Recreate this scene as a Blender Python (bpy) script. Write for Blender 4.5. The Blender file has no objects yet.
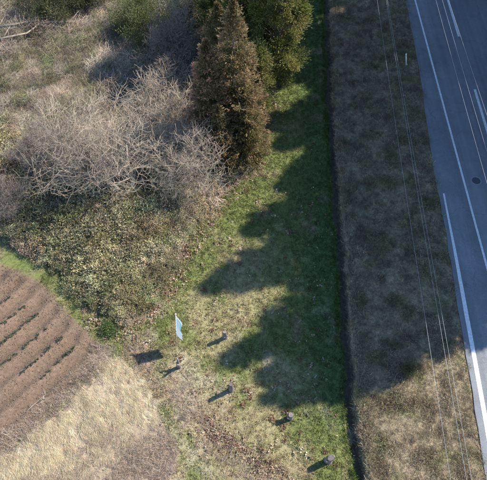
import bpy, math, random
import numpy as np
from mathutils import Vector

random.seed(7)
rng = np.random.default_rng(11)
scene = bpy.context.scene
col = scene.collection
rad = math.radians

# ------------------------------------------------------------------ camera
CAM_H, F_PX, PITCH = 30.0, 515.0, rad(60)          # focal length in pixels of a 487 px wide picture
cam_data = bpy.data.cameras.new('camera')
cam_data.sensor_width = 36.0
cam_data.lens = 36.0 * F_PX / 487.0
cam_data.clip_end = 3000
cam = bpy.data.objects.new('camera', cam_data)
cam.location = (0, 0, CAM_H)
cam.rotation_euler = (math.pi / 2 - PITCH, 0, 0)
col.objects.link(cam)
scene.camera = cam

# ------------------------------------------------------------------ sky, sun, exposure
SUN_EL, SUN_AZ = rad(43.5), rad(25)                # azimuth counted from +X towards +Y
sun_dir = Vector((math.cos(SUN_AZ) * math.cos(SUN_EL), math.sin(SUN_AZ) * math.cos(SUN_EL), math.sin(SUN_EL)))
world = bpy.data.worlds.new('World')
scene.world = world
world.use_nodes = True
wn = world.node_tree
sky = wn.nodes.new('ShaderNodeTexSky')
sky.sky_type = 'NISHITA'
sky.sun_disc = False
sky.sun_elevation = SUN_EL
sky.sun_rotation = math.pi / 2 - SUN_AZ
sky.air_density = 1.0
sky.dust_density = 0.0
sky.ozone_density = 4.0
wn.links.new(sky.outputs[0], wn.nodes['Background'].inputs['Color'])
wn.nodes['Background'].inputs['Strength'].default_value = 0.128
sl = bpy.data.lights.new('sun', 'SUN')
sl.energy = 4.3
sl.angle = rad(0.53)
sl.color = (1.0, 0.94, 0.85)
so = bpy.data.objects.new('sun', sl)
so.rotation_euler = (-sun_dir).to_track_quat('-Z', 'Y').to_euler()
so.location = (40, 20, 60)
col.objects.link(so)
scene.view_settings.view_transform = 'Standard'
scene.view_settings.look = 'None'
scene.view_settings.exposure = 1.33
scene.view_settings.gamma = 1.0
scene.view_settings.use_curve_mapping = False
scene.render.engine = 'CYCLES'
scene.cycles.max_bounces = 4
scene.cycles.diffuse_bounces = 2
scene.cycles.glossy_bounces = 1
scene.cycles.transmission_bounces = 2
scene.cycles.transparent_max_bounces = 8

# ------------------------------------------------------------------ geometry helpers
FWD = np.array([0, math.cos(PITCH), -math.sin(PITCH)])
UPV = np.array([0, math.sin(PITCH), math.cos(PITCH)])


def un(px, py, z=0.0):
    """world point at height z seen at a photograph pixel"""
    d = FWD + np.array([1.0, 0, 0]) * (px - 243.5) / F_PX - UPV * (py - 240) / F_PX
    t = (z - CAM_H) / d[2]
    return np.array([d[0] * t, d[1] * t, z])


def unl(pts, z=0.0):
    return np.array([un(a, b, z)[:2] for a, b in pts])


_lat = rng.random((256, 256))


def vnoise(x, y):
    x = np.asarray(x, float); y = np.asarray(y, float)
    xi = np.floor(x).astype(int); yi = np.floor(y).astype(int)
    fx = x - xi; fy = y - yi
    fx = fx * fx * (3 - 2 * fx); fy = fy * fy * (3 - 2 * fy)
    a = _lat[xi & 255, yi & 255]; b = _lat[(xi + 1) & 255, yi & 255]
    c = _lat[xi & 255, (yi + 1) & 255]; d = _lat[(xi + 1) & 255, (yi + 1) & 255]
    return (a * (1 - fx) + b * fx) * (1 - fy) + (c * (1 - fx) + d * fx) * fy


def fbm(x, y, s, o=4, seed=0):
    v = 0; a = 0.5; t = 0
    for i in range(o):
        v = v + a * vnoise(x / s + 17.3 * i + seed * 31.7, y / s - 9.1 * i + seed * 13.9)
        t += a; a *= 0.55; s *= 0.5
    return v / t


def in_poly(x, y, poly):
    r = np.zeros(np.shape(x), bool)
    n = len(poly)
    for i in range(n):
        x1, y1 = poly[i]; x2, y2 = poly[(i + 1) % n]
        if y1 == y2:
            continue
        c = ((y1 > y) != (y2 > y)) & (x < (x2 - x1) * (y - y1) / (y2 - y1) + x1)
        r ^= c
    return r


def dist_line(x, y, pts):
    best = np.full(np.shape(x), 1e9)
    for (x1, y1), (x2, y2) in zip(pts[:-1], pts[1:]):
        dx, dy = x2 - x1, y2 - y1
        t = np.clip(((x - x1) * dx + (y - y1) * dy) / (dx * dx + dy * dy + 1e-9), 0, 1)
        best = np.minimum(best, np.hypot(x - x1 - t * dx, y - y1 - t * dy))
    return best


def sstep(a, b, v):
    t = np.clip((v - a) / (b - a), 0, 1)
    return t * t * (3 - 2 * t)


# ------------------------------------------------------------------ plan of the place (pixels -> metres)
FIELD = unl([(-230, 135), (0, 263), (22, 272), (40, 284), (60, 303), (80, 325), (104, 350), (98, 364), (75, 388),
             (50, 410), (25, 432), (0, 450), (-230, 640)])
SCRUB_EDGE = unl([(-230, 100), (0, 238), (30, 258), (62, 280), (90, 308), (115, 328), (133, 331), (146, 316), (156, 298),
                  (170, 280), (184, 258), (198, 232), (210, 208), (222, 192), (238, 178), (253, 150), (264, 118),
                  (278, 85), (290, 40), (298, 0), (312, -150)])
SCRUB = np.vstack([SCRUB_EDGE, [[10, 120], [-300, 120], [-300, 10]]])
DRY = unl([(104, 354), (122, 362), (140, 378), (152, 398), (166, 430), (176, 470), (185, 600), (-230, 760), (-230, 645),
           (0, 455), (30, 434), (55, 412), (80, 390)])
DITCH = unl([(327, -150), (328, 0), (329, 60), (330, 100), (334, 160), (339, 230), (346, 330), (352, 410), (357, 450),
             (362, 480), (368, 560)])
DITCH = DITCH[np.argsort(DITCH[:, 1])]
ROAD_Z = 0.9
ROADL = unl([(390, -90), (407, 0), (421, 70), (434, 160), (450, 247), (462, 320), (474, 390), (481, 430), (489, 480), (505, 600)], ROAD_Z)
ROADL = ROADL[np.argsort(ROADL[:, 1])]
ROAD_RIGHT = 23.2


def ditch_x(y):
    return np.interp(y, DITCH[:, 1], DITCH[:, 0])


def road_x(y):
    return np.interp(y, ROADL[:, 1], ROADL[:, 0])


ROWS = [((-22, 321), (12, 296)), ((-20, 341), (27, 305)), ((-14, 357), (42, 311)), ((-12, 376), (53, 324)), ((0, 393), (64, 336)), ((42, 378), (76, 346))]
_ra = un(0, 392)[:2]; _rb = un(63, 336)[:2]
ROW_DIR = (_rb - _ra) / np.linalg.norm(_rb - _ra)
ROW_NRM = np.array([-ROW_DIR[1], ROW_DIR[0]])
ROW_OFF = [float((un(*a)[:2] + un(*b)[:2]) @ ROW_NRM / 2) for a, b in ROWS]
ROW_GAP = (ROW_OFF[1] - ROW_OFF[4]) / 3.0


def height(x, y):
    x = np.asarray(x, float); y = np.asarray(y, float)
    near = 1 - sstep(60, 120, np.hypot(x, y - 20))
    z = (fbm(x, y, 3.0, 4) - 0.5) * 0.16 + (fbm(x, y, 0.5, 2, 3) - 0.5) * 0.05
    wob = (fbm(x, y, 1.1, 3, 5) - 0.5)
    d = x - ditch_x(y) + wob * 0.55
    # ditch with a raised bank and embankment on the road side
    prof = np.interp(d, [-1.1, -0.36, -0.22, 0.14, 0.34, 0.9], [0, -0.06, -0.55, -0.52, 0.34, 0.46])
    w = road_x(y) - ditch_x(y)
    bank = 0.46 + (ROAD_Z - 0.52) * np.clip((d - 0.9) / np.maximum(w - 1.6, 1), 0, 1) + (fbm(x, y, 1.4, 3, 8) - 0.5) * 0.22 * sstep(0.9, 2, d) * (1 - sstep(-0.8, 0.1, x - road_x(y)))
    z = np.where(d > 0.9, bank, z * (1 - sstep(-0.8, 0.2, d)) + prof)
    # below the road
    r = x - road_x(y)
    z = np.where(r > 0.0, np.minimum(z, ROAD_Z - 0.10), z)
    z = np.where(x > ROAD_RIGHT + 0.15, ROAD_Z - 0.06 + (fbm(x, y, 2, 3, 4) - 0.5) * 0.2 + 0.12 * (x - ROAD_RIGHT) * (x < 45) + 2.6 * (x >= 45), z)
    # ploughed field
    fld = in_poly(x, y, FIELD)
    de = dist_line(x, y, FIELD)
    q = x * ROW_NRM[0] + y * ROW_NRM[1] - ROW_OFF[4]
    ridge = 0.13 * np.cos(2 * np.pi * q / ROW_GAP) + (fbm(x, y, 0.6, 3, 9) - 0.5) * 0.12
    z = np.where(fld, (ridge - 0.08) * sstep(0.1, 0.9, de) + z * 0.4, z)
    # rough ground under the scrub
    sc = in_poly(x, y, SCRUB)
    ds = dist_line(x, y, SCRUB_EDGE)
    z = np.where(sc, z + sstep(0.2, 3, ds) * (fbm(x, y, 4.0, 3, 6)) * 0.9, z)
    z = np.where(x < ROAD_RIGHT, z * near, z)
    return z


def lawn_green(x, y):
    d = x - ditch_x(y)
    ds = dist_line(x, y, SCRUB_EDGE)
    g = 0.43 + 0.46 * np.exp(-((d + 1.2) / 1.9) ** 2) + 0.26 * np.exp(-((ds - 0.9) / 1.1) ** 2)
    g = g + 0.20 * sstep(12, 24, y) - 0.10 * (1 - sstep(5, 11, y))
    g = g + (fbm(x, y, 2.6, 4, 21) - 0.5) * 1.3 + (fbm(x, y, 0.5, 2, 22) - 0.5) * 0.5
    return np.clip(g, 0, 1)


C_GREEN = np.array([0.145, 0.164, 0.050]); C_DEEP = np.array([0.068, 0.112, 0.034])
C_STRAW = np.array([0.27, 0.232, 0.118]); C_LITTER = np.array([0.29, 0.205, 0.135])
C_SOIL = np.array([0.166, 0.113, 0.077]); C_PALE = np.array([0.66, 0.55, 0.35])
C_SCRUB = np.array([0.12, 0.095, 0.065]); C_BANK = np.array([0.31, 0.25, 0.16]); C_MUD = np.array([0.13, 0.10, 0.075])


_sa = un(163, 418)[:2]; _sb = un(50, 490)[:2]
_sn = np.array([_sb[1] - _sa[1], -(_sb[0] - _sa[0])]); _sn = _sn / np.linalg.norm(_sn)
if _sn[0] < 0:
    _sn = -_sn


def brown_side(x, y):
    """0 on the pale straw swathe, 1 on the brown weedy side of it"""
    q = (x - _sa[0]) * _sn[0] + (y - _sa[1]) * _sn[1] + (fbm(x, y, 1.6, 3, 51) - 0.5) * 3.2
    return sstep(-1.5, 1.5, q)


def mixc(a, b, t):
    t = np.asarray(t)[..., None]
    return a * (1 - t) + b * t


def zones(x, y):
    """0 lawn, 1 field, 2 scrub, 3 dry grass, 4 ditch, 5 embankment, 6 beyond the road"""
    jx = x + (fbm(x, y, 2.0, 4, 40) - 0.5) * 1.8; jy = y + (fbm(x, y, 2.0, 4, 41) - 0.5) * 1.8
    zn = np.zeros(np.shape(x), int)
    zn[in_poly(jx, jy, DRY)] = 3
    zn[in_poly(jx, jy, SCRUB)] = 2
    jf = in_poly(x * 0.75 + jx * 0.25, y * 0.75 + jy * 0.25, FIELD)
    zn[jf] = 1
    d = x - ditch_x(y) + (fbm(x, y, 1.1, 3, 5) - 0.5) * 0.55
    zn[(d > -0.30)] = 4
    zn[(d > 0.30)] = 5
    zn[x > ROAD_RIGHT + 0.1] = 6
    return zn


def ground_color(x, y, zn):
    g = lawn_green(x, y)
    base = mixc(C_STRAW * np.ones(np.shape(x) + (3,)), C_GREEN, sstep(0.15, 0.75, g))
    d = x - ditch_x(y)
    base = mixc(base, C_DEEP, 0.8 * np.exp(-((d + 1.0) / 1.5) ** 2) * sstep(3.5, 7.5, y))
    lit = sstep(0.60, 0.76, fbm(x, y, 1.1, 3, 27)) * 0.5
    c2 = unl([(135, 352), (165, 385), (205, 425), (240, 455), (275, 490)])
    lit = np.maximum(lit, np.exp(-(dist_line(x, y, c2) / 1.2) ** 2) * sstep(0.3, 0.6, fbm(x, y, 0.9, 3, 29)) * 0.85)
    base = mixc(base, C_LITTER, lit)
    pal = sstep(0.6, 0.75, fbm(x, y, 1.7, 3, 33)) * 0.6 * (1 - sstep(10, 16, y))
    base = mixc(base, np.array([0.40, 0.345, 0.24]), pal)
    n = fbm(x, y, 1.2, 4, 50)[..., None]
    soil = C_SOIL * (0.78 + 0.45 * n)
    q = x * ROW_NRM[0] + y * ROW_NRM[1] - ROW_OFF[4]
    soil = soil * (1 + 0.10 * np.cos(2 * np.pi * q / ROW_GAP))[..., None]
    dry = np.array([0.34, 0.27, 0.18]) * (0.7 + 0.5 * n)
    dryb = mixc(dry, np.array([0.27, 0.205, 0.145]), brown_side(x, y))
    scr = mixc(C_SCRUB * np.ones(np.shape(x) + (3,)), np.array([0.21, 0.165, 0.115]), sstep(0.4, 0.7, fbm(x, y, 2.0, 3, 55)))
    bank = mixc(C_BANK * np.ones(np.shape(x) + (3,)), np.array([0.15, 0.155, 0.06]), sstep(0.48, 0.72, fbm(x, y, 0.9, 4, 60)) * 0.6)
    bank = mixc(bank, np.array([0.15, 0.11, 0.072]), sstep(0.48, 0.66, fbm(x, y, 0.5, 3, 62)) * 0.6)
    out = base.copy()
    for k, c in ((1, soil), (2, scr), (3, dryb), (5, bank)):
        out[zn == k] = c[zn == k]
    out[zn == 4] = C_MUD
    out[zn == 6] = np.array([0.12, 0.09, 0.055])
    return out


# ------------------------------------------------------------------ materials
def new_mat(name):
    m = bpy.data.materials.new(name)
    m.use_nodes = True
    nt = m.node_tree
    return m, nt, nt.nodes['Principled BSDF']


def nd(nt, kind, **kw):
    n = nt.nodes.new(kind)
    for k, v in kw.items():
        setattr(n, k, v)
    return n


def noise_mul(nt, color_out, scale, lo, hi, detail=3, coord=None, rough=0.65):
    """multiply a colour by a noise between lo and hi"""
    tex = nd(nt, 'ShaderNodeTexNoise'); tex.inputs['Scale'].default_value = scale; tex.inputs['Detail'].default_value = detail
    tex.inputs['Roughness'].default_value = rough
    if coord is not None:
        nt.links.new(coord, tex.inputs['Vector'])
    mr = nd(nt, 'ShaderNodeMapRange'); mr.inputs[1].default_value = 0.3; mr.inputs[2].default_value = 0.7
    mr.inputs[3].default_value = lo; mr.inputs[4].default_value = hi
    nt.links.new(tex.outputs[0], mr.inputs[0])
    mx = nd(nt, 'ShaderNodeMix', data_type='RGBA', blend_type='MULTIPLY'); mx.inputs[0].default_value = 1
    nt.links.new(color_out, mx.inputs[6]); nt.links.new(mr.outputs[0], mx.inputs[7])
    return mx.outputs[2], tex.outputs[0]


def plain(name, c, rough=0.8, scale=8.0, lo=0.7, hi=1.25, bump=0.0, metallic=0.0):
    m, nt, b = new_mat(name)
    rgb = nd(nt, 'ShaderNodeRGB'); rgb.outputs[0].default_value = (*c, 1)
    tc = nd(nt, 'ShaderNodeTexCoord')
    o, t = noise_mul(nt, rgb.outputs[0], scale, lo, hi, coord=tc.outputs['Object'])
    nt.links.new(o, b.inputs['Base Color'])
    b.inputs['Roughness'].default_value = rough; b.inputs['Metallic'].default_value = metallic
    if bump:
        bp = nd(nt, 'ShaderNodeBump'); bp.inputs['Strength'].default_value = bump; bp.inputs['Distance'].default_value = 0.03
        nt.links.new(t, bp.inputs['Height']); nt.links.new(bp.outputs[0], b.inputs['Normal'])
    return m


def attr_mat(name, attr='tint', instancer=False, rough=0.7, scale=3.0, lo=0.75, hi=1.25, trans=0.0, bump=0.0, bscale=30):
    m, nt, b = new_mat(name)
    a = nd(nt, 'ShaderNodeAttribute'); a.attribute_name = attr
    a.attribute_type = 'INSTANCER' if instancer else 'GEOMETRY'
    geo = nd(nt, 'ShaderNodeNewGeometry')
    acol = a.outputs['Color']
    if instancer:
        a2 = nd(nt, 'ShaderNodeAttribute'); a2.attribute_name = 'own'
        mm = nd(nt, 'ShaderNodeMix', data_type='RGBA', blend_type='MULTIPLY'); mm.inputs[0].default_value = 1
        nt.links.new(acol, mm.inputs[6]); nt.links.new(a2.outputs['Color'], mm.inputs[7]); acol = mm.outputs[2]
    o, t = noise_mul(nt, acol, scale, lo, hi, coord=geo.outputs['Position'])
    if bump:
        o, t2 = noise_mul(nt, o, bscale, 0.5, 1.5, detail=3, coord=geo.outputs['Position'])
        bp = nd(nt, 'ShaderNodeBump'); bp.inputs['Strength'].default_value = bump; bp.inputs['Distance'].default_value = 0.05
        nt.links.new(t2, bp.inputs['Height']); nt.links.new(bp.outputs[0], b.inputs['Normal'])
    nt.links.new(o, b.inputs['Base Color'])
    b.inputs['Roughness'].default_value = rough
    b.inputs['Specular IOR Level'].default_value = 0.25
    if trans:
        tr = nd(nt, 'ShaderNodeBsdfTranslucent'); nt.links.new(o, tr.inputs['Color'])
        ms = nd(nt, 'ShaderNodeMixShader'); ms.inputs[0].default_value = trans
        out = nt.nodes['Material Output']
        nt.links.new(b.outputs[0], ms.inputs[1]); nt.links.new(tr.outputs[0], ms.inputs[2]); nt.links.new(ms.outputs[0], out.inputs['Surface'])
    return m


M_GROUND = attr_mat('ground_cover', rough=0.95, scale=6, lo=0.75, hi=1.25, bump=0.9, bscale=34)
M_BLADE = attr_mat('grass_blades', rough=0.6, scale=1.2, lo=0.85, hi=1.15, trans=0.2)
M_TWIG = attr_mat('twigs', instancer=True, rough=0.85, scale=1.5, lo=0.75, hi=1.25)
M_LEAF = attr_mat('leaves', rough=0.55, scale=1.0, lo=0.8, hi=1.2, trans=0.38)
M_LEAFI = attr_mat('scattered_leaves', instancer=True, rough=0.5, scale=1.0, lo=0.8, hi=1.2, trans=0.15)
M_BARK = plain('bark', (0.20, 0.14, 0.10), 0.9, 6, 0.5, 1.4, 0.6)
M_PALEBARK = plain('pale_bark', (0.33, 0.265, 0.195), 0.85, 5, 0.7, 1.2, 0.3)
M_GREYBARK = plain('grey_bark', (0.22, 0.175, 0.14), 0.85, 5, 0.7, 1.2, 0.3)
M_STUMP = plain('weathered_bark', (0.17, 0.14, 0.12), 0.9, 9, 0.5, 1.35, 0.8)
M_CUT = plain('cut_wood', (0.15, 0.125, 0.11), 0.85, 14, 0.65, 1.2, 0.3)
M_WHITEPAINT = plain('road_paint', (0.58, 0.59, 0.59), 0.7, 9, 0.72, 1.08)
M_WIRE = plain('wire_sheath', (0.30, 0.31, 0.32), 0.4, 3, 0.85, 1.1)
M_CONCRETE = plain('concrete', (0.42, 0.41, 0.39), 0.85, 5, 0.75, 1.15, 0.2)
M_IRON = plain('cast_iron', (0.075, 0.08, 0.09), 0.55, 20, 0.6, 1.4, 0.3, 0.4)
M_PLASTIC = plain('white_plastic', (0.75, 0.76, 0.78), 0.45, 5, 0.88, 1.05)
M_STEEL = plain('galvanised_steel', (0.5, 0.52, 0.54), 0.4, 6, 0.85, 1.1, 0, 0.6)


def asphalt():
    m, nt, b = new_mat('asphalt')
    geo = nd(nt, 'ShaderNodeNewGeometry')
    rgb = nd(nt, 'ShaderNodeRGB'); rgb.outputs[0].default_value = (0.140, 0.147, 0.157, 1)
    o, _ = noise_mul(nt, rgb.outputs[0], 0.35, 0.82, 1.15, 5, geo.outputs['Position'])
    o, t = noise_mul(nt, o, 28, 0.75, 1.25, 3, geo.outputs['Position'])
    # long streaks worn by wheels along the carriageway
    mp = nd(nt, 'ShaderNodeMapping'); mp.inputs['Scale'].default_value = (1.3, 0.03, 1)
    nt.links.new(geo.outputs['Position'], mp.inputs['Vector'])
    o, _ = noise_mul(nt, o, 1.0, 0.80, 1.18, 3, mp.outputs[0])
    o, _ = noise_mul(nt, o, 1.7, 0.90, 1.10, 6, geo.outputs['Position'], 0.8)
    vor = nd(nt, 'ShaderNodeTexVoronoi', feature='DISTANCE_TO_EDGE'); vor.inputs['Scale'].default_value = 0.33
    ns = nd(nt, 'ShaderNodeTexNoise'); ns.inputs['Scale'].default_value = 1.5; ns.inputs['Detail'].default_value = 4
    vm = nd(nt, 'ShaderNodeMix', data_type='RGBA', blend_type='LINEAR_LIGHT'); vm.inputs[0].default_value = 0.5
    nt.links.new(geo.outputs['Position'], vm.inputs[6]); nt.links.new(ns.outputs['Color'], vm.inputs[7]); nt.links.new(geo.outputs['Position'], ns.inputs['Vector'])
    nt.links.new(vm.outputs[2], vor.inputs['Vector'])
    cr = nd(nt, 'ShaderNodeMapRange'); cr.inputs[1].default_value = 0.003; cr.inputs[2].default_value = 0.010; cr.inputs[3].default_value = 0.82; cr.inputs[4].default_value = 1.0
    nt.links.new(vor.outputs['Distance'], cr.inputs[0])
    cm = nd(nt, 'ShaderNodeMix', data_type='RGBA', blend_type='MULTIPLY'); cm.inputs[0].default_value = 1
    nt.links.new(o, cm.inputs[6]); nt.links.new(cr.outputs[0], cm.inputs[7]); o = cm.outputs[2]
    nt.links.new(o, b.inputs['Base Color'])
    b.inputs['Roughness'].default_value = 0.82
    bp = nd(nt, 'ShaderNodeBump'); bp.inputs['Strength'].default_value = 0.35; bp.inputs['Distance'].default_value = 0.02
    nt.links.new(t, bp.inputs['Height']); nt.links.new(bp.outputs[0], b.inputs['Normal'])
    return m


M_ASPHALT = asphalt()


# ------------------------------------------------------------------ object helpers
ORDINALS = ['first', 'second', 'third', 'fourth', 'fifth', 'sixth', 'seventh', 'eighth', 'ninth', 'tenth', 'eleventh', 'twelfth', 'thirteenth',
            'fourteenth', 'fifteenth', 'sixteenth', 'seventeenth', 'eighteenth', 'nineteenth', 'twentieth']


def nth(j):
    return ORDINALS[j] if j < 20 else 'twenty-' + ORDINALS[j - 20]


def tag(o, label=None, cat=None, group=None, kind=None):
    if label: o['label'] = label
    if cat: o['category'] = cat
    if group: o['group'] = group
    if kind: o['kind'] = kind
    return o


def mesh_obj(name, verts, faces, mat, parent=None, smooth=False, tint=None, link=True, per='POINT', attr='tint'):
    me = bpy.data.meshes.new(name)
    if isinstance(verts, np.ndarray):
        verts = verts.tolist()
    if isinstance(faces, np.ndarray):
        faces = faces.tolist()
    me.from_pydata(verts, [], faces)
    if tint is not None:
        a = me.attributes.new(attr, 'FLOAT_COLOR', per)
        t = np.ones((len(tint), 4), np.float32); t[:, :3] = tint
        a.data.foreach_set('color', t.ravel())
    if smooth:
        me.polygons.foreach_set('use_smooth', [True] * len(me.polygons))
    me.materials.append(mat)
    me.update()
    o = bpy.data.objects.new(name, me)
    if link:
        col.objects.link(o)
    if parent is not None:
        o.parent = parent
    return o


def empty(name, loc=(0, 0, 0), rz=0.0):
    o = bpy.data.objects.new(name, None)
    o.empty_display_size = 0.3
    o.location = loc
    o.rotation_euler = (0, 0, rz)
    col.objects.link(o)
    return o


class MB:
    """collects simple shapes for one mesh"""

    def __init__(s):
        s.v = []; s.f = []

    def tube(s, pts, radii, n=6, cap=True):
        pts = [Vector(p) for p in pts]
        base = len(s.v)
        ref = Vector((0.13, 0.21, 0.97))
        for i, p in enumerate(pts):
            t = (pts[min(i + 1, len(pts) - 1)] - pts[max(i - 1, 0)])
            if t.length < 1e-9:
                t = Vector((0, 0, 1))
            t.normalize()
            r_ = ref if abs(t.dot(ref)) < 0.95 else Vector((1, 0, 0))
            a = t.cross(r_).normalized(); b = t.cross(a)
            for k in range(n):
                an = 2 * math.pi * k / n
                q = p + (a * math.cos(an) + b * math.sin(an)) * radii[i]
                s.v.append((q.x, q.y, q.z))
        for i in range(len(pts) - 1):
            for k in range(n):
                k2 = (k + 1) % n
                s.f.append((base + i * n + k, base + i * n + k2, base + (i + 1) * n + k2, base + (i + 1) * n + k))
        if cap:
            s.f.append(tuple(base + k for k in range(n))[::-1])
            s.f.append(tuple(base + (len(pts) - 1) * n + k for k in range(n)))

    def box(s, lo, hi):
        b = len(s.v)
        for z in (lo[2], hi[2]):
            s.v += [(lo[0], lo[1], z), (hi[0], lo[1], z), (hi[0], hi[1], z), (lo[0], hi[1], z)]
        s.f += [(b + 3, b + 2, b + 1, b), (b + 4, b + 5, b + 6, b + 7), (b, b + 1, b + 5, b + 4), (b + 1, b + 2, b + 6, b + 5),
                (b + 2, b + 3, b + 7, b + 6), (b + 3, b, b + 4, b + 7)]

    def build(s, name, mat, parent=None, smooth=False, link=True):
        return mesh_obj(name, s.v, s.f, mat, parent, smooth, link=link)


def norm(a):
    return a / (np.linalg.norm(a, axis=-1, keepdims=True) + 1e-9)


def leaf_cards(P, D, L, W, r, fold=0.25):
    """diamond leaves with a fold: P base, D direction, arrays"""
    n = len(P)
    D = norm(D)
    S = norm(np.cross(D, norm(r.normal(size=(n, 3)))))
    N = np.cross(D, S)
    L = np.broadcast_to(L, (n,))[:, None]; W = np.broadcast_to(W, (n,))[:, None]
    v = np.empty((n, 4, 3))
    v[:, 0] = P
    v[:, 1] = P + D * L * 0.45 + S * W * 0.5 + N * W * fold
    v[:, 2] = P + D * L
    v[:, 3] = P + D * L * 0.45 - S * W * 0.5 + N * W * fold
    f = np.arange(n * 4).reshape(n, 4)
    f = np.concatenate([f[:, [0, 1, 2]], f[:, [0, 2, 3]]])
    return v.reshape(-1, 3), f


def tri_mesh(name, V, F, tint, mat):
    me = bpy.data.meshes.new(name)
    n = len(F)
    me.vertices.add(len(V)); me.vertices.foreach_set('co', np.asarray(V, np.float32).ravel())
    me.loops.add(n * 3); me.loops.foreach_set('vertex_index', np.asarray(F, np.int32).ravel())
    me.polygons.add(n); me.polygons.foreach_set('loop_start', np.arange(0, n * 3, 3, dtype=np.int32))
    t4 = np.ones((len(V), 4), np.float32); t4[:, :3] = tint
    me.attributes.new('tint', 'FLOAT_COLOR', 'POINT').data.foreach_set('color', t4.ravel())
    me.materials.append(mat)
    me.update(calc_edges=True)
    o = bpy.data.objects.new(name, me)
    col.objects.link(o)
    return o


def euler_mats(rot):
    cx, cy, cz = np.cos(rot).T; sx, sy, sz = np.sin(rot).T
    m = np.empty((len(rot), 3, 3))
    m[:, 0, 0] = cy * cz; m[:, 0, 1] = sx * sy * cz - cx * sz; m[:, 0, 2] = cx * sy * cz + sx * sz
    m[:, 1, 0] = cy * sz; m[:, 1, 1] = sx * sy * sz + cx * cz; m[:, 1, 2] = cx * sy * sz - sx * cz
    m[:, 2, 0] = -sy; m[:, 2, 1] = sx * cy; m[:, 2, 2] = cx * cy
    return m


def realise(name, P, rot, scl, pick, tint, protos, mat, label, cat):
    VS = []; FS = []; TS = []; off = 0
    M = euler_mats(np.asarray(rot))
    for k, (pv, pf) in enumerate(protos):
        i = np.nonzero(pick == k)[0]
        if not len(i):
            continue
        v = np.einsum('nij,vj->nvi', M[i], pv) * np.asarray(scl)[i][:, None, None] + np.asarray(P)[i][:, None, :]
        f = pf[None] + (np.arange(len(i)) * len(pv))[:, None, None] + off
        nb = len(pv) // 3
        t = tint[i][:, None, :] * rng.uniform(0.7, 1.3, (len(i), nb, 1))
        VS.append(v.reshape(-1, 3)); FS.append(f.reshape(-1, 3)); TS.append(np.repeat(t.reshape(-1, 3), 3, 0))
        off += v.shape[0] * v.shape[1]
    o = tri_mesh(name, np.concatenate(VS), np.concatenate(FS), np.concatenate(TS), mat)
    tag(o, label, cat, kind='stuff')
    return o


def blades(P, D, L, W, r):
    n = len(P); D = norm(D)
    S = norm(np.cross(D, norm(r.normal(size=(n, 3)))))
    v = np.empty((n, 3, 3))
    L = np.broadcast_to(L, (n,))[:, None]; W = np.broadcast_to(W, (n,))[:, None]
    v[:, 0] = P - S * W * 0.5; v[:, 1] = P + S * W * 0.5; v[:, 2] = P + D * L
    return v.reshape(-1, 3), np.arange(n * 3).reshape(n, 3)


def scatter(name, P, rot, scl, pick, tint, protos, label, cat):
    """instances of small plants on given points: one uncountable mass"""
    n = len(P)
    me = bpy.data.meshes.new(name)
    me.vertices.add(n)
    me.vertices.foreach_set('co', np.asarray(P, np.float32).ravel())
    a = me.attributes.new('rot', 'FLOAT_VECTOR', 'POINT'); a.data.foreach_set('vector', np.asarray(rot, np.float32).ravel())
    a = me.attributes.new('scl', 'FLOAT', 'POINT'); a.data.foreach_set('value', np.asarray(scl, np.float32).ravel())
    a = me.attributes.new('pick', 'INT', 'POINT'); a.data.foreach_set('value', np.asarray(pick, np.int32).ravel())
    t4 = np.ones((n, 4), np.float32); t4[:, :3] = tint
    a = me.attributes.new('tint', 'FLOAT_COLOR', 'POINT'); a.data.foreach_set('color', t4.ravel())
    o = bpy.data.objects.new(name, me)
    col.objects.link(o)
    src = bpy.data.collections.new(name + '_source')
    for p in protos:
        src.objects.link(p)
    ng = bpy.data.node_groups.new(name + '_nodes', 'GeometryNodeTree')
    ng.interface.new_socket('Geometry', in_out='INPUT', socket_type='NodeSocketGeometry')
    ng.interface.new_socket('Geometry', in_out='OUTPUT', socket_type='NodeSocketGeometry')
    gi = ng.nodes.new('NodeGroupInput'); go = ng.nodes.new('NodeGroupOutput')
    ci = ng.nodes.new('GeometryNodeCollectionInfo')
    ci.inputs['Collection'].default_value = src
    ci.inputs['Separate Children'].default_value = True
    ci.inputs['Reset Children'].default_value = True
    iop = ng.nodes.new('GeometryNodeInstanceOnPoints')
    iop.inputs['Pick Instance'].default_value = True

    def na(nm, ty):
        q = ng.nodes.new('GeometryNodeInputNamedAttribute'); q.data_type = ty; q.inputs['Name'].default_value = nm
        return q.outputs['Attribute']
    e2r = ng.nodes.new('FunctionNodeEulerToRotation')
    L = ng.links.new
    L(gi.outputs[0], iop.inputs['Points']); L(ci.outputs[0], iop.inputs['Instance'])
    L(na('rot', 'FLOAT_VECTOR'), e2r.inputs[0]); L(e2r.outputs[0], iop.inputs['Rotation'])
    L(na('scl', 'FLOAT'), iop.inputs['Scale']); L(na('pick', 'INT'), iop.inputs['Instance Index'])
    L(iop.outputs[0], go.inputs[0])
    md = o.modifiers.new('scatter', 'NODES'); md.node_group = ng
    tag(o, label, cat, kind='stuff')
    return o


# ------------------------------------------------------------------ the ground: one sheet, cut along its zones
def axis(lo, hi, step, far):
    a = list(np.arange(lo, hi + 1e-6, step))
    s = step; v = hi
    while v < far:
        s *= 1.35; v += s; a.append(v)
    s = step; v = lo
    while v > -far:
        s *= 1.35; v -= s; a.insert(0, v)
    return np.array(a)


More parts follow.
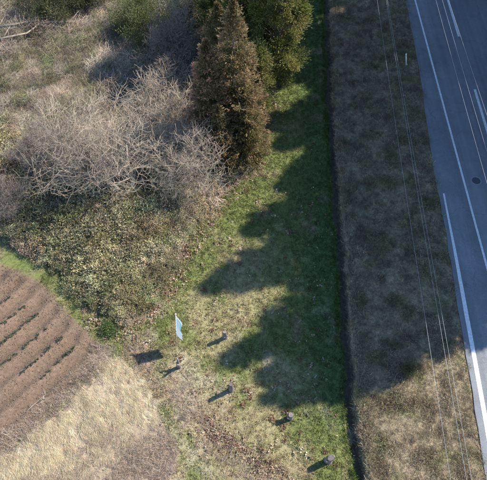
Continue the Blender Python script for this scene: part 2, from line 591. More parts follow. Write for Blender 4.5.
gx = axis(-27, 26, 0.15, 600); gy = axis(-1, 52, 0.15, 600)
GX, GY = np.meshgrid(gx, gy)
GZ = height(GX, GY)
ZN = zones(GX, GY)
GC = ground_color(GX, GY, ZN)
for _ in range(2):      # soften the borders between covers
    GC[1:-1, 1:-1] = (GC[1:-1, 1:-1] * 2 + GC[:-2, 1:-1] + GC[2:, 1:-1] + GC[1:-1, :-2] + GC[1:-1, 2:]) / 6
ny, nx = GX.shape
idx = np.arange(ny * nx).reshape(ny, nx)
quads = np.stack([idx[:-1, :-1], idx[:-1, 1:], idx[1:, 1:], idx[1:, :-1]], -1).reshape(-1, 4)
cxm = (GX[:-1, :-1] + GX[1:, 1:]) / 2; cym = (GY[:-1, :-1] + GY[1:, 1:]) / 2
fz = zones(cxm, cym).ravel()
VV = np.stack([GX, GY, GZ], -1).reshape(-1, 3); CC = GC.reshape(-1, 3)
for k, nm, lab, cat in ((0, 'lawn', 'mown grass strip of green and straw patches between scrub and ditch', 'lawn'),
                        (1, 'ploughed_field', 'bare brown ploughed field with rows of small plants', 'field'),
                        (2, 'scrub_ground', 'rough leaf strewn ground under the bare scrub', 'ground'),
                        (3, 'dry_grass_ground', 'pale dry ground under the flattened straw', 'ground'),
                        (4, 'ditch', 'narrow dark drainage ditch along the lawn', 'ditch'),
                        (5, 'embankment', 'sloping grassy embankment between ditch and road', 'embankment'),
                        (6, 'terrain', 'shaded ground beyond the road', 'ground')):
    q = quads[fz == k]
    u, inv = np.unique(q, return_inverse=True)
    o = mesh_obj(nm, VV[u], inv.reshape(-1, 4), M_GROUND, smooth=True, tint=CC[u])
    tag(o, lab, cat, kind='structure')

# ------------------------------------------------------------------ road and painted lines
ys = np.concatenate([[-500, -120], np.arange(-40, 80, 1.0), [150, 500]])
rv = []; rf = []
for i, y in enumerate(ys):
    rl = road_x(y) - 0.12 + 0.10 * (vnoise(y * 1.3, 3.0) - 0.5)
    rv += [(rl, y, ROAD_Z - 0.3), (rl, y, ROAD_Z), (18.5, y, ROAD_Z + 0.05), (ROAD_RIGHT, y, ROAD_Z), (ROAD_RIGHT, y, ROAD_Z - 0.3)]
for i in range(len(ys) - 1):
    for k in range(4):
        a = i * 5 + k
        rf.append((a, a + 1, a + 6, a + 5))
road = mesh_obj('road', rv, rf, M_ASPHALT)
tag(road, 'two lane asphalt road lying in the shade', 'road', kind='structure')


def road_surface(x, y):
    rl = float(road_x(y)) - 0.12
    if x < 18.5:
        return ROAD_Z + 0.05 * max(0, (x - rl)) / (18.5 - rl)
    return ROAD_Z + 0.05 * (ROAD_RIGHT - x) / (ROAD_RIGHT - 18.5)


def stripe(name, fx, y0, y1, w, label, cat, group=None, step=1.0, wf=None):
    n = max(2, int((y1 - y0) / step) + 1)
    v = []; f = []
    for i in range(n):
        y = y0 + (y1 - y0) * i / (n - 1)
        x = fx(y); ww = w if wf is None else wf(y)
        for s in (-1, 1):
            xx = x + s * ww / 2
            v.append((xx, y, road_surface(xx, y) + 0.008))
    for i in range(n - 1):
        f.append((2 * i, 2 * i + 1, 2 * i + 3, 2 * i + 2))
    o = mesh_obj(name, v, f, M_WHITEPAINT, parent=road)
    o['label'] = label
    return o


_e0 = un(415, 0, ROAD_Z)[0]; _e1 = un(487, 268, ROAD_Z)[0]
stripe('edge_line', lambda y: _e1 + (_e0 - _e1) * (y - 15) / 27.5, -30, 75, 0.14, 'thin white edge line along the lane', 'line')
stripe('verge_line', lambda y: float(road_x(y)) + 0.34 - 0.10 * sstep(8, 20, y), -20, 20.5, 0.24, 'broad white line at the edge of the paved shoulder', 'line',
       wf=lambda y: 0.25 - 0.13 * float(sstep(11, 20.5, y)))
yy = un(460, 37, ROAD_Z)[1]
for k in range(-3, 5):
    y0 = yy + k * 12.3
    stripe('lane_dash', lambda y: 18.12 + 0.008 * (y - 30), y0, y0 + 6.1, 0.19, 'white dash of the centre line', 'line')

# manhole cover in the lane: ring and lid
mp = un(476, 181, ROAD_Z)
mx_, my_ = float(mp[0]), float(mp[1]); mz_ = road_surface(mx_, my_)
mh = empty('manhole_cover', (mx_, my_, mz_ + 0.004))
tag(mh, 'dark round iron manhole cover set in the asphalt lane', 'manhole')


def disc(name, r0, r1, z0, z1, mat, parent, n=36):
    v = []; f = []
    for k in range(n):
        a = 2 * math.pi * k / n
        c, s_ = math.cos(a), math.sin(a)
        v += [(c * r0, s_ * r0, z0), (c * r0, s_ * r0, z1), (c * r1, s_ * r1, z1), (c * r1, s_ * r1, z0)]
    for k in range(n):
        a = 4 * k; b = 4 * ((k + 1) % n)
        for j in range(3):
            f.append((a + j, b + j, b + j + 1, a + j + 1))
    return mesh_obj(name, v, f, mat, parent)


disc('ring', 0.30, 0.38, -0.05, 0.010, plain('ring_cement', (0.19, 0.2, 0.215), 0.85, 12), mh)
mb = MB(); mb.tube([(0, 0, -0.04), (0, 0, 0.006)], [0.285, 0.285], 32)
lid = mb.build('lid', M_IRON, mh)
for r_ in (0.08, 0.16, 0.235):
    disc('rib', r_ - 0.014, r_ + 0.014, 0.004, 0.012, M_IRON, lid)

# white delineator post on the embankment
dp = un(405.8, 66, 0.75)
dz = float(height(dp[0], dp[1]))
de_ = empty('delineator_post', (dp[0], dp[1], dz))
de_.rotation_euler = (0, -0.27, 0)
tag(de_, 'slim white delineator post standing on the embankment near the road', 'post')
mb = MB(); mb.tube([(0, 0, -0.1), (0, 0, 1.12), (0, 0, 1.16)], [0.055, 0.055, 0.03], 12); mb.build('tube', M_PLASTIC, de_, True)
mb = MB(); mb.box((-0.042, -0.068, 0.92), (0.042, -0.05, 1.04)); mb.build('reflector', plain('reflector', (0.75, 0.55, 0.2), 0.25), de_)
mb = MB(); mb.tube([(0, 0, 0.0), (0, 0, 0.06)], [0.10, 0.09], 14); mb.build('base', M_CONCRETE, de_)

# ------------------------------------------------------------------ overhead wires and their poles (poles stand outside the frame)
POLE_Y = (-9.0, 56.0)
WIRES = [((380, 14), (430, 345), 6.2, 'grey cable nearest the ditch of the cables over the embankment'),
         ((387, 0), (444, 345), 6.5, 'grey cable in the middle of the cables over the embankment'),
         ((388.2, 0), (448, 345), 6.5, 'grey cable nearest the road of the cables over the embankment'),
         ((438, 0), (463, 90), 12.6, 'thin wire crossing the picture over the lane, nearest the edge line'),
         ((444.5, 0), (471, 90), 12.6, 'thin wire over the road beside the centre dashes'),
         ((451, 0), (481, 90), 12.6, 'thin wire over the road, farthest from the embankment')]
for a, b, zc, lab in WIRES:
    A = un(*a, zc); B = un(*b, zc)
    pts = []
    for i in range(41):
        y = POLE_Y[0] + (POLE_Y[1] - POLE_Y[0]) * i / 40
        x = A[0] + (B[0] - A[0]) * (y - A[1]) / (B[1] - A[1])
        u_ = i / 40
        pts.append((x, y, zc + (0.55 * (4 * (u_ - 0.5) ** 2) - 0.2)))
    mb = MB(); mb.tube(pts, [0.0052 if zc > 9 else 0.0058] * 41, 6)
    w = mb.build('overhead_wire', M_WIRE, smooth=True)
    tag(w, lab, 'wire', 'overhead wires along the road')
for py_, nm in zip(POLE_Y, ('near', 'far')):
    px_ = 10.3
    pz = float(height(px_, py_))
    p = empty('utility_pole', (px_, py_, pz))
    tag(p, 'concrete utility pole carrying the wires, at the %s end of the span' % nm, 'pole', 'utility poles')
    mb = MB(); mb.tube([(0, 0, -0.5), (0, 0, 14)], [0.19, 0.11], 14); mb.build('shaft', M_CONCRETE, p, True)
    mb = MB(); mb.box((-1.2, -0.05, 12.15), (2.6, 0.05, 12.27)); mb.build('crossarm', M_STEEL, p)
    mb = MB(); mb.box((-3.6, -0.04, 5.7), (0.6, 0.04, 5.78)); mb.build('bracket', M_STEEL, p)

# ------------------------------------------------------------------ crop rows: each seedling is a plant of its own
def seedling_mesh(seed):
    r = np.random.default_rng(seed)
    n = 26
    an = r.random(n) * 6.28; el = r.uniform(0.15, 1.2, n)
    D = np.stack([np.cos(an) * np.cos(el), np.sin(an) * np.cos(el), np.sin(el)], -1)
    P = np.stack([r.normal(0, 0.035, n), r.normal(0, 0.035, n), r.uniform(0, 0.06, n)], -1)
    v, f = leaf_cards(P, D, r.uniform(0.06, 0.14, n), r.uniform(0.025, 0.05, n), r)
    base = np.array([0.085, 0.105, 0.062])
    t = np.repeat(base * r.uniform(0.6, 1.5, (n, 1)), 4, 0)
    return mesh_obj('seedling', v, f, M_LEAF, tint=t, link=False).data


SEED = [seedling_mesh(s) for s in range(4)]
ROW_NAMES = ['in the row nearest the scrub', 'in the second row from the scrub', 'in the third row from the scrub',
             'in the fourth row from the scrub', 'in the fifth row from the scrub', 'in the short row nearest the straw']
for i, (a, b) in enumerate(ROWS):
    A = un(*a)[:2]; B = un(*b)[:2]
    L_ = np.linalg.norm(B - A)
    s_ = 0.05
    row = []
    while s_ < L_:
        keep = random.random() < (0.88 if not (i == 4 and s_ < L_ * 0.35) else 0.4)
        p = A + (B - A) * s_ / L_ + np.array([random.gauss(0, 0.04), random.gauss(0, 0.04)])
        s_ += random.uniform(0.17, 0.30)
        pxl = 243.5 + F_PX * p[0] / (p[1] * math.cos(PITCH) + CAM_H * math.sin(PITCH))
        if not keep or pxl < -3:
            continue
        o = bpy.data.objects.new('seedling', random.choice(SEED))
        o.location = (p[0], p[1], float(height(p[0], p[1])) - 0.01)
        k = random.uniform(0.8, 1.4)
        o.scale = (k, k, k); o.rotation_euler = (0, 0, random.random() * 6.28)
        col.objects.link(o)
        row.append(o)
    for j, o in enumerate(reversed(row)):
        tag(o, 'green seedling, %s from the lawn end, ' % nth(j) + ROW_NAMES[i], 'seedling', 'seedlings ' + ROW_NAMES[i])

# ------------------------------------------------------------------ cut tree stumps on the lawn
def stump(px, base, h, r, prongs, lab, squash=1.0, lean=(0, 0)):
    x, y, _ = un(*base)
    e = empty('tree_stump', (x, y, float(height(x, y)) - 0.03))
    tag(e, lab, 'stump', 'cut stumps in a curve over the lawn')
    rr = random.Random(px)
    n = 12

    def column(mb, p0, p1, r0, r1, rings=7):
        start = len(mb.v)
        for i in range(rings):
            t = i / (rings - 1)
            c = [p0[k] + (p1[k] - p0[k]) * t for k in range(3)]
            rad_ = r0 + (r1 - r0) * t
            fl = 1 + 0.55 * max(0, 0.16 - t) / 0.16
            for k in range(n):
                a = 2 * math.pi * k / n
                w = rad_ * fl * (1 + 0.10 * math.sin(3 * a + 4 * t + px) + rr.uniform(-0.07, 0.07))
                tilt = 0.06 * math.cos(a + px) if i == rings - 1 else 0
                mb.v.append((c[0] + math.cos(a) * w, c[1] + math.sin(a) * w * squash, c[2] + tilt))
        for i in range(rings - 1):
            for k in range(n):
                k2 = (k + 1) % n
                mb.f.append((start + i * n + k, start + i * n + k2, start + (i + 1) * n + k2, start + (i + 1) * n + k))
        return [mb.v[start + (rings - 1) * n + k] for k in range(n)]
    mb = MB(); tops = []
    hb = h if not prongs else h * 0.62
    top = column(mb, (0, 0, -0.05), (lean[0] * hb, lean[1] * hb, hb), r, r * 0.86)
    if prongs:
        mb.f.append(tuple(range(len(mb.v) - n, len(mb.v))))
        for s in (-1, 1):
            tops.append(column(mb, (lean[0] * hb, lean[1] * hb + s * r * 0.38, hb - 0.05), (lean[0] * h - s * 0.02, lean[1] * h + s * r * 1.25, h * (1 if s > 0 else 0.93)), r * 0.52, r * 0.40))
    else:
        tops.append(top)
        # sawn limb stubs
        for j in range(2):
            a = rr.uniform(0, 6.28); zz = h * rr.uniform(0.45, 0.8)
            mb.tube([(math.cos(a) * r * 0.6, math.sin(a) * r * 0.6 * squash, zz), (math.cos(a) * r * 1.5, math.sin(a) * r * 1.5 * squash, zz + 0.09)], [r * 0.34, r * 0.28], 8)
    mb.build('trunk', M_STUMP, e, True)
    for tp in tops:
        c = np.mean(tp, 0)
        v = [tuple(np.array(q) * 0.93 + c * 0.07 + np.array([0, 0, 0.012])) for q in tp] + [tuple(c + np.array([0, 0, 0.016]))]
        f = [(k, (k + 1) % n, n) for k in range(n)]
        lo = [tuple(np.array(q) - np.array([0, 0, 0.03])) for q in v[:n]]
        v += lo
        f += [(n + 1 + k, n + 1 + (k + 1) % n, (k + 1) % n, k) for k in range(n)]
        mesh_obj('cut_face', v, f, M_CUT, e)
    return e


stump(1, (231.3, 390), 1.32, 0.135, False, 'tall straight grey stump with a long shadow at the middle of the curve')
stump(2, (225, 337.5), 1.05, 0.15, False, 'short grey stump nearest the big tree shadow, farthest from the straw', 0.85)
stump(3, (179, 367), 1.12, 0.13, True, 'dark forked stump near the banner with a two pronged shadow', 0.9, (0.04, 0.0))
stump(4, (290, 417.5), 0.8, 0.175, False, 'low thick stump beside the tip of the tree shadow', 0.9)
stump(5, (328, 460.5), 1.08, 0.215, False, 'broad knotty stump near the ditch with a pale top', 0.8)

# ------------------------------------------------------------------ leaning banner on a pole
bx_, by_, _ = un(177, 345)
bz_ = float(height(bx_, by_))
tip = np.array([-3.78, 10.74, 3.05]) - np.array([bx_, by_, bz_])
axis_ = tip / np.linalg.norm(tip); PL = np.linalg.norm(tip)
be = empty('banner_flag', (bx_, by_, bz_))
tag(be, 'tall narrow white and turquoise cloth banner on a leaning pole', 'banner')
mb = MB(); mb.tube([tuple(axis_ * -0.15), tuple(axis_ * PL)], [0.016, 0.012], 10); mb.build('pole', M_PLASTIC, be, True)
side = np.array([0.54, -0.84, 0.0]); side -= axis_ * (side @ axis_); side /= np.linalg.norm(side)
nrm_ = np.cross(axis_, side)
mb = MB(); mb.tube([tuple(axis_ * (PL - 0.05) - side * 0.03), tuple(axis_ * (PL - 0.05) + side * 0.73)], [0.009, 0.009], 8); mb.build('crossbar', M_PLASTIC, be, True)
mb = MB(); mb.tube([tuple(axis_ * (PL - 0.01)), tuple(axis_ * (PL + 0.03)), tuple(axis_ * (PL + 0.09)), tuple(axis_ * (PL + 0.12))], [0.02, 0.045, 0.045, 0.015], 12)
mb.build('finial', plain('finial_pink', (0.72, 0.56, 0.52), 0.5), be, True)
NU, NV = 12, 36
bv = []; bcol = []
for j in range(NV + 1):
    for i in range(NU + 1):
        u_ = i / NU; v_ = j / NV
        q = axis_ * (PL - 0.07 - 1.82 * v_) + side * (0.03 + 0.68 * u_ * (1 - 0.10 * v_)) + nrm_ * (0.07 * math.sin(5 * v_ + 3.2 * u_) * u_ + 0.035 * math.sin(11 * v_ + 2 * u_) * u_)
        bv.append(tuple(q))
        teal = 0.10 < u_ < 0.92 and 0.08 < v_ < 0.52 and not (0.3 < u_ < 0.7 and (0.18 < v_ < 0.26 or 0.34 < v_ < 0.42 or 0.50 < v_ < 0.58))
        bcol.append((0.42, 0.70, 0.69) if teal else (0.78, 0.80, 0.80))
bf = []
for j in range(NV):
    for i in range(NU):
        a = j * (NU + 1) + i
        bf.append((a, a + 1, a + NU + 2, a + NU + 1))
M_CLOTH = attr_mat('banner_cloth', rough=0.8, scale=2, lo=0.95, hi=1.05, trans=0.1)
cl = mesh_obj('cloth', bv, bf, M_CLOTH, be, True, tint=np.array(bcol))
for j in range(7):
    c = axis_ * (PL - 0.12 - 0.28 * j) + side * 0.012
    mb = MB(); mb.tube([tuple(c - axis_ * 0.02), tuple(c + axis_ * 0.02)], [0.03, 0.03], 8); mb.build('loop', M_PLASTIC, be)


# ------------------------------------------------------------------ conifers
def conifer_crown(seed, h, r0, base, n, palette, tipcol, leafL, droop=0.25, prof=0.7, ragged=0.5):
    r = np.random.default_rng(seed)
    nb = int(90 + h * 9)
    bh = base + (h - base) * 0.985 * r.random(nb) ** 1.15
    bh = np.sort(bh)
    ba = np.arange(nb) * 2.399 + r.normal(0, 0.3, nb)
    t = (bh - base) / (h - base)
    bl = r0 * ((1 - t) ** prof * sstep(-0.25, 0.12, t) + 0.05) * r.uniform(1 - ragged, 1 + ragged * 0.6, nb)
    # more leaves on longer branches
    w = bl ** 1.5 + 0.05; w /= w.sum()
    b = r.choice(nb, n, p=w)
    u = r.random(n) ** 0.72
    L = bl[b]
    out = np.stack([np.cos(ba[b]), np.sin(ba[b]), np.zeros(n)], -1)
    lat = np.stack([-np.sin(ba[b]), np.cos(ba[b]), np.zeros(n)], -1)
    fan = (0.10 + 0.34 * np.sin(np.pi * np.clip(u, 0, 1) * 0.85)) * L ** 0.6
    # clumps: snap the offset to one of a few sub-branches
    sub = r.integers(0, 7, n)
    sr = np.random.default_rng(seed + 5).normal(size=(nb, 7, 2)) * 0.62
    so_ = sr[b, sub]
    P = out * (u * L)[:, None] + lat * (so_[:, 0] * fan + r.normal(0, 0.045, n) * (0.4 + 0.25 * L))[:, None]
    z = bh[b] - droop * (u * L) ** 1.2 * 0.55 + 0.25 * (u ** 3) * L * 0.6 + so_[:, 1] * fan * 0.5 + r.normal(0, 0.06, n)
    P[:, 2] = z
    # the leader: short sprays along the top of the stem
    m = n // 22
    tl = r.random(m) ** 0.8
    al = r.random(m) * 6.283; rl_ = (0.05 + 0.40 * (1 - tl)) * np.sqrt(r.random(m)) * (r0 / 1.75)
    P[:m] = np.stack([np.cos(al) * rl_, np.sin(al) * rl_, h * (0.84 + 0.17 * tl)], -1)
    out[:m] = np.stack([np.cos(al), np.sin(al), 0.8 + 0 * al], -1)
    D = out * 0.8 + lat * (so_[:, 0] * 0.5)[:, None] + r.normal(0, 0.42, (n, 3)) + np.array([0, 0, 0.45])
    v, f = leaf_cards(P, D, leafL * r.uniform(0.6, 1.3, n), leafL * r.uniform(0.22, 0.40, n), r)
    pal = np.array(palette)
    kind = (np.random.default_rng(seed + 9).random((nb, 7)))[b, sub]
    c = pal[(kind * len(pal)).astype(int) % len(pal)]
    tipm = sstep(0.45, 1.0, u)[:, None] * np.clip(0.25 + 0.85 * np.random.default_rng(seed + 2).random((nb, 7))[b, sub], 0, 1)[:, None]
    c = c * (1 - tipm) + np.array(tipcol) * tipm
    c = c * r.uniform(0.75, 1.3, (n, 1))
    # limbs
    mb = MB()
    for i in range(0, nb, 2):
        o = Vector((math.cos(ba[i]), math.sin(ba[i]), 0))
        pts = []
        for q in (0, 0.35, 0.7, 0.95):
            uu = q * bl[i]
            pts.append(o * uu + Vector((0, 0, bh[i] - droop * uu ** 1.2 * 0.55 + 0.15 * q ** 3 * bl[i])))
        k = 0.012 + 0.018 * bl[i] / max(r0, 1) * (h / 12)
        mb.tube(pts, [k, k * 0.8, k * 0.5, k * 0.2], 4, False)
    return v, f, np.repeat(c, 4, 0), mb


def conifer(name, loc, h, r0, base, n, palette, tipcol, leafL, label, group, seed, **kw):
    e = empty(name, loc, random.random() * 6.28)
    tag(e, label, 'tree', group)
    v, f, c, mb = conifer_crown(seed, h, r0, base, n, palette, tipcol, leafL, **kw)
    mesh_obj('crown', v, f, M_LEAF, e, tint=c)['kind'] = 'stuff'
    k = h * 0.016
    tk = MB(); tk.tube([(0, 0, -0.4), (0, 0, 0.3), (0.05, 0.02, h * 0.4), (0, 0.03, h * 0.75), (0, 0, h * 0.95)], [k * 1.5, k * 1.1, k * 0.8, k * 0.42, 0.012], 10)
    t = tk.build('trunk', M_BARK, e, True)
    mb.build('limbs', M_BARK, t)['kind'] = 'stuff'
    return e


def copy_tree(e, loc, rz, scale, label, group):
    c = e.copy(); col.objects.link(c)
    c.location = loc; c.rotation_euler = (0, 0, rz); c.scale = scale
    c['label'] = label
    for ch in list(e.children):
        d = ch.copy(); col.objects.link(d); d.parent = c
        for g in list(ch.children):
            q = g.copy(); col.objects.link(q); q.parent = d
    return c


def gz(p):
    return float(height(p[0], p[1]))


def top_height(base_px, tip_row):
    """height of a tree that stands at base_px and whose tip is seen in picture row tip_row"""
    b = un(*base_px); g = un(base_px[0], tip_row)
    return CAM_H * (1 - b[1] / g[1])


G1 = [(0.09, 0.095, 0.034), (0.12, 0.115, 0.042), (0.15, 0.125, 0.055), (0.17, 0.12, 0.064)]
RED = (0.40, 0.27, 0.15)
G2 = [(0.055, 0.085, 0.020), (0.080, 0.115, 0.026), (0.10, 0.125, 0.032), (0.060, 0.080, 0.022)]
GOLD = (0.155, 0.165, 0.048)
for (bp, tr, r0, n, pal, tc, lab, sd, nm, kw) in [
    ((236, 150), 2, 2.25, 26000, G1, RED, 'tall rusty brown cedar with a pointed top at the scrub edge', 3, 'cedar_tree', {}),
    ((214, 154), 46, 1.95, 24000, G1, (0.42, 0.245, 0.16), 'reddish cedar with a blunt top beside the bare tree', 4, 'cedar_tree', {}),
    ((222, 104), 12, 1.9, 16000, G1, (0.20, 0.16, 0.08), 'dull cedar added behind the two rusty ones to deepen the thicket shade', 9, 'cedar_tree', {}),  # mostly hidden, added to cast more shadow on the thicket
    ((243, 158), 90, 1.5, 16000, G1, (0.25, 0.20, 0.085), 'low bushy cedar at the foot of the rusty tall one', 7, 'cedar_tree', dict(prof=0.6)),
    ((221, 168), 108, 1.35, 12000, G1, (0.29, 0.20, 0.115), 'small rusty cedar nearest the bare tree at the lawn edge', 8, 'cedar_tree', dict(prof=0.6)),
]:
    p = un(*bp); h = top_height(bp, tr)
    conifer(nm, (p[0], p[1], gz(p) - 0.05), h, r0, 0.25, int(n * 1.5), pal, tc, 0.19, lab, 'cedars at the scrub edge', sd, **kw)



def evergreen_tree(px, h, R_, n, palette, label, seed, low=0.1, at=None, leaf=1.0):
    p = un(*px) if at is None else np.array([at[0], at[1], 0.0])
    e = empty('evergreen_tree', (p[0], p[1], gz(p) - 0.05))
    tag(e, label, 'tree', 'evergreen trees at the scrub edge')
    r = np.random.default_rng(seed)
    K = 130
    t = r.random(K)
    zc = h * (low + (1 - low) * t)
    prof = np.sqrt(np.clip(1 - ((t - 0.38) / 0.64) ** 2, 0.02, 1))
    a = r.random(K) * 6.283; q = np.sqrt(r.uniform(0.12, 1, K))
    cen = np.stack([np.cos(a) * q * R_ * prof, np.sin(a) * q * R_ * prof, zc], -1)
    b = r.integers(0, K, n)
    off = r.normal(0, 1, (n, 3)) * np.array([0.27, 0.27, 0.20]) * r.uniform(0.6, 1.3, K)[b][:, None]
    P_ = cen[b] + off
    D = norm(off) * 0.8 + norm(cen[b] * np.array([1, 1, 0])) * 0.5 + np.array([0, 0, 0.35]) + r.normal(0, 0.35, (n, 3))
    v, f = leaf_cards(P_, D, 0.19 * leaf * r.uniform(0.6, 1.3, n), 0.075 * leaf * r.uniform(0.7, 1.3, n), r)
    pal_ = np.array(palette)
    c_ = pal_[r.integers(0, len(pal_), K)][b] * r.uniform(0.75, 1.3, (n, 1))
    mesh_obj('crown', v, f, M_LEAF, e, tint=np.repeat(c_, 4, 0))['kind'] = 'stuff'
    tk = MB(); tk.tube([(0, 0, -0.4), (0, 0, 0.3), (0.1, 0.05, h * 0.45), (0, 0.05, h * 0.9)], [0.2, 0.16, 0.11, 0.02], 10)
    tt = tk.build('trunk', M_BARK, e, True)
    mb = MB()
    for j in range(K):
        c0 = cen[j]
        mb.tube([(0.05, 0.02, c0[2] * 0.75), (c0[0] * 0.5, c0[1] * 0.5, c0[2] * 0.9), tuple(c0)], [0.05, 0.035, 0.012], 4, False)
    mb.build('limbs', M_BARK, tt)['kind'] = 'stuff'


OLV = [(0.13, 0.145, 0.038), (0.16, 0.175, 0.045), (0.20, 0.195, 0.06), (0.10, 0.115, 0.034), (0.23, 0.19, 0.075)]
evergreen_tree((274, 86), 11.5, 1.95, 46000, OLV, 'broad yellow green evergreen tree beside the shaded grass strip', 71)
evergreen_tree((232, 40), 11.5, 2.6, 40000, OLV[:2] + OLV[3:4], 'dark olive evergreen tree at the upper edge behind the cedar tips', 74)
evergreen_tree((268, 58), 13.0, 2.6, 42000, OLV, 'olive evergreen tree behind the rusty cedar at the upper edge', 72)
evergreen_tree(None, 21.5, 1.7, 20000, OLV, 'tall unseen tree added beyond the road, its high crown throwing shade by the ditch', 75, low=0.80, at=(26.0, 18.0), leaf=1.8)  # unseen, added with only a high crown so its shadow misses the road
evergreen_tree((244, 62), 11.0, 2.0, 24000, OLV[:2] + OLV[3:4], 'dark olive evergreen tree added behind the rusty cedars to shade the thicket', 76)  # hidden tree added for its shadow over the thicket
evergreen_tree((254, 112), 6.0, 1.15, 20000, OLV[2:], 'low olive evergreen between the rusty cedar and the shaded grass', 73)

# tall cedars beyond the road: they stand outside the frame and throw the long shadows
G3 = [(0.035, 0.055, 0.018), (0.05, 0.07, 0.022), (0.045, 0.06, 0.02)]
tan_el = math.tan(SUN_EL)
S2 = np.array([math.cos(SUN_AZ), math.sin(SUN_AZ)])
SHADE = []
for tip_px, bx in [((258, 404), 26.2), ((222, 362), 27.0), ((200, 290), 26.5), ((243, 232), 27.5), ((275, 190), 26.0), ((262, 130), 27.0), ((262, 378), 28.4), ((250, 262), 28.8)]:
    T = un(*tip_px)[:2]
    L_ = (bx - T[0]) / S2[0]
    B = T + S2 * L_
    SHADE.append((B[0], B[1], L_ * tan_el - 2.0))
SHADE.append((28.6, 37.6, 25.5)); SHADE.append((28.8, 26.0, 25.0))  # two more unseen cedars, added to close sunlit gaps on the embankment
for i, y in enumerate(np.arange(43.5, 84, 4.0)):
    SHADE.append((27 + 1.2 * math.sin(i * 2.1), y, 25 + 2 * math.sin(i * 1.7)))
for i, y in enumerate(np.arange(24.5, 70, 3.6)):
    SHADE.append((31.0 + 1.5 * math.sin(i * 1.3), y, 24 + 2 * math.cos(i * 2.3)))
protos = []
PH = 25.0
ORD = ['first', 'second', 'third', 'fourth', 'fifth', 'sixth', 'seventh', 'eighth', 'ninth', 'tenth', 'eleventh', 'twelfth']
front = 0; back = 0
for i, (x, y, h) in enumerate(SHADE):
    if i < 21:
        lab = 'tall dark cedar beyond the road, %s of the front row from the near end' % nth(front); front += 1
    else:
        lab = 'tall dark cedar beyond the road, %s of the back row' % nth(back); back += 1
    gz_ = float(height(x, y)) - 0.1
    if i < 3:
        e = conifer('cedar_tree', (x, y, gz_), PH, 3.3, 1.6, (46000, 42000, 38000)[i], G3, (0.08, 0.085, 0.035), 0.62, lab, 'cedars beyond the road', 50 + i, prof=0.55, ragged=0.8)
        w_ = 0.85 if i == 0 else 1.0
        e.scale = (w_, w_, h / PH)
        protos.append(e)
    else:
        copy_tree(protos[i % 3], (x, y, gz_), i * 1.7, (1, 1, h / PH), lab, None)


# ------------------------------------------------------------------ bare deciduous trees
def bare_tree(seed, h, spread, levels=4, thick=0.11, trunks=1):
    r = random.Random(seed)
    trunk = MB(); limbs = MB()

    def grow(p, d, L, rad0, lev):
        n = 5 if lev < 3 else 3
        pts = [p.copy()]; rr = [rad0]
        q = p.copy(); dd = d.copy()
        for i in range(n):
            dd = (dd + Vector((r.gauss(0, 1), r.gauss(0, 1), r.gauss(0, 1))) * (0.10 + 0.035 * lev) + Vector((0, 0, 0.02 * lev))).normalized()
            q = q + dd * (L / n)
            pts.append(q.copy()); rr.append(max(rad0 * (1 - 0.62 * (i + 1) / n), 0.006))
        (trunk if lev == 0 else limbs).tube(pts, rr, 8 if lev == 0 else (6 if lev == 1 else (4 if lev == 2 else 3)), lev < 2)
        if lev >= levels:
            return
        k = ({0: 8, 1: 7, 2: 6, 3: 4} if levels > 3 else {0: 6, 1: 6, 2: 6}).get(lev, 3)
        for j in range(k):
            t = 0.3 + 0.7 * (j + r.random()) / k
            i0 = min(int(t * n), n - 1)
            pp = pts[i0].lerp(pts[i0 + 1], t * n - i0)
            dl = (pts[i0 + 1] - pts[i0]).normalized()
            side_ = Vector((r.gauss(0, 1), r.gauss(0, 1), r.gauss(0, 0.55))).normalized()
            nd_ = (dl * 0.55 + side_ * (0.85 * spread) + Vector((0, 0, 0.12))).normalized()
            grow(pp, nd_, L * r.uniform(0.50, 0.78) * (1 if lev else 0.95), rr[i0] * r.uniform(0.42, 0.62), lev + 1)
    for k in range(trunks):
        a = r.random() * 6.28
        d = Vector((math.cos(a) * 0.35 * (trunks > 1), math.sin(a) * 0.35 * (trunks > 1), 1)).normalized()
        grow(Vector((math.cos(a) * 0.15 * (trunks > 1), math.sin(a) * 0.15 * (trunks > 1), -0.2)), d, h * 0.62, thick * (0.75 if trunks > 1 else 1), 0)
    return trunk, limbs


BT = []
for sd, h, sp, th, tr, mat in [(21, 6.2, 1.25, 0.14, 2, M_PALEBARK), (22, 4.8, 1.15, 0.09, 3, M_PALEBARK), (23, 4.6, 1.0, 0.08, 3, M_GREYBARK), (24, 3.4, 1.2, 0.05, 4, M_GREYBARK),
                            (25, 6.6, 0.95, 0.14, 2, M_PALEBARK)]:
    t, l = bare_tree(sd, h, sp, 3 if sd == 25 else 4, th, tr)
    BT.append((t.build('trunk', mat, link=False, smooth=True).data, l.build('limbs', mat, link=False).data))
used = {}


def place_bare(k, px, rz, s, lab, grp='bare trees in the scrub'):
    p = un(*px)
    e = empty('bare_tree', (p[0], p[1], gz(p)), rz)
    e.scale = (s, s, s)
    tag(e, lab, 'tree', grp)
    t = bpy.data.objects.new('trunk', BT[k][0]); col.objects.link(t); t.parent = e
    l = bpy.data.objects.new('limbs', BT[k][1]); col.objects.link(l); l.parent = e; l['kind'] = 'stuff'


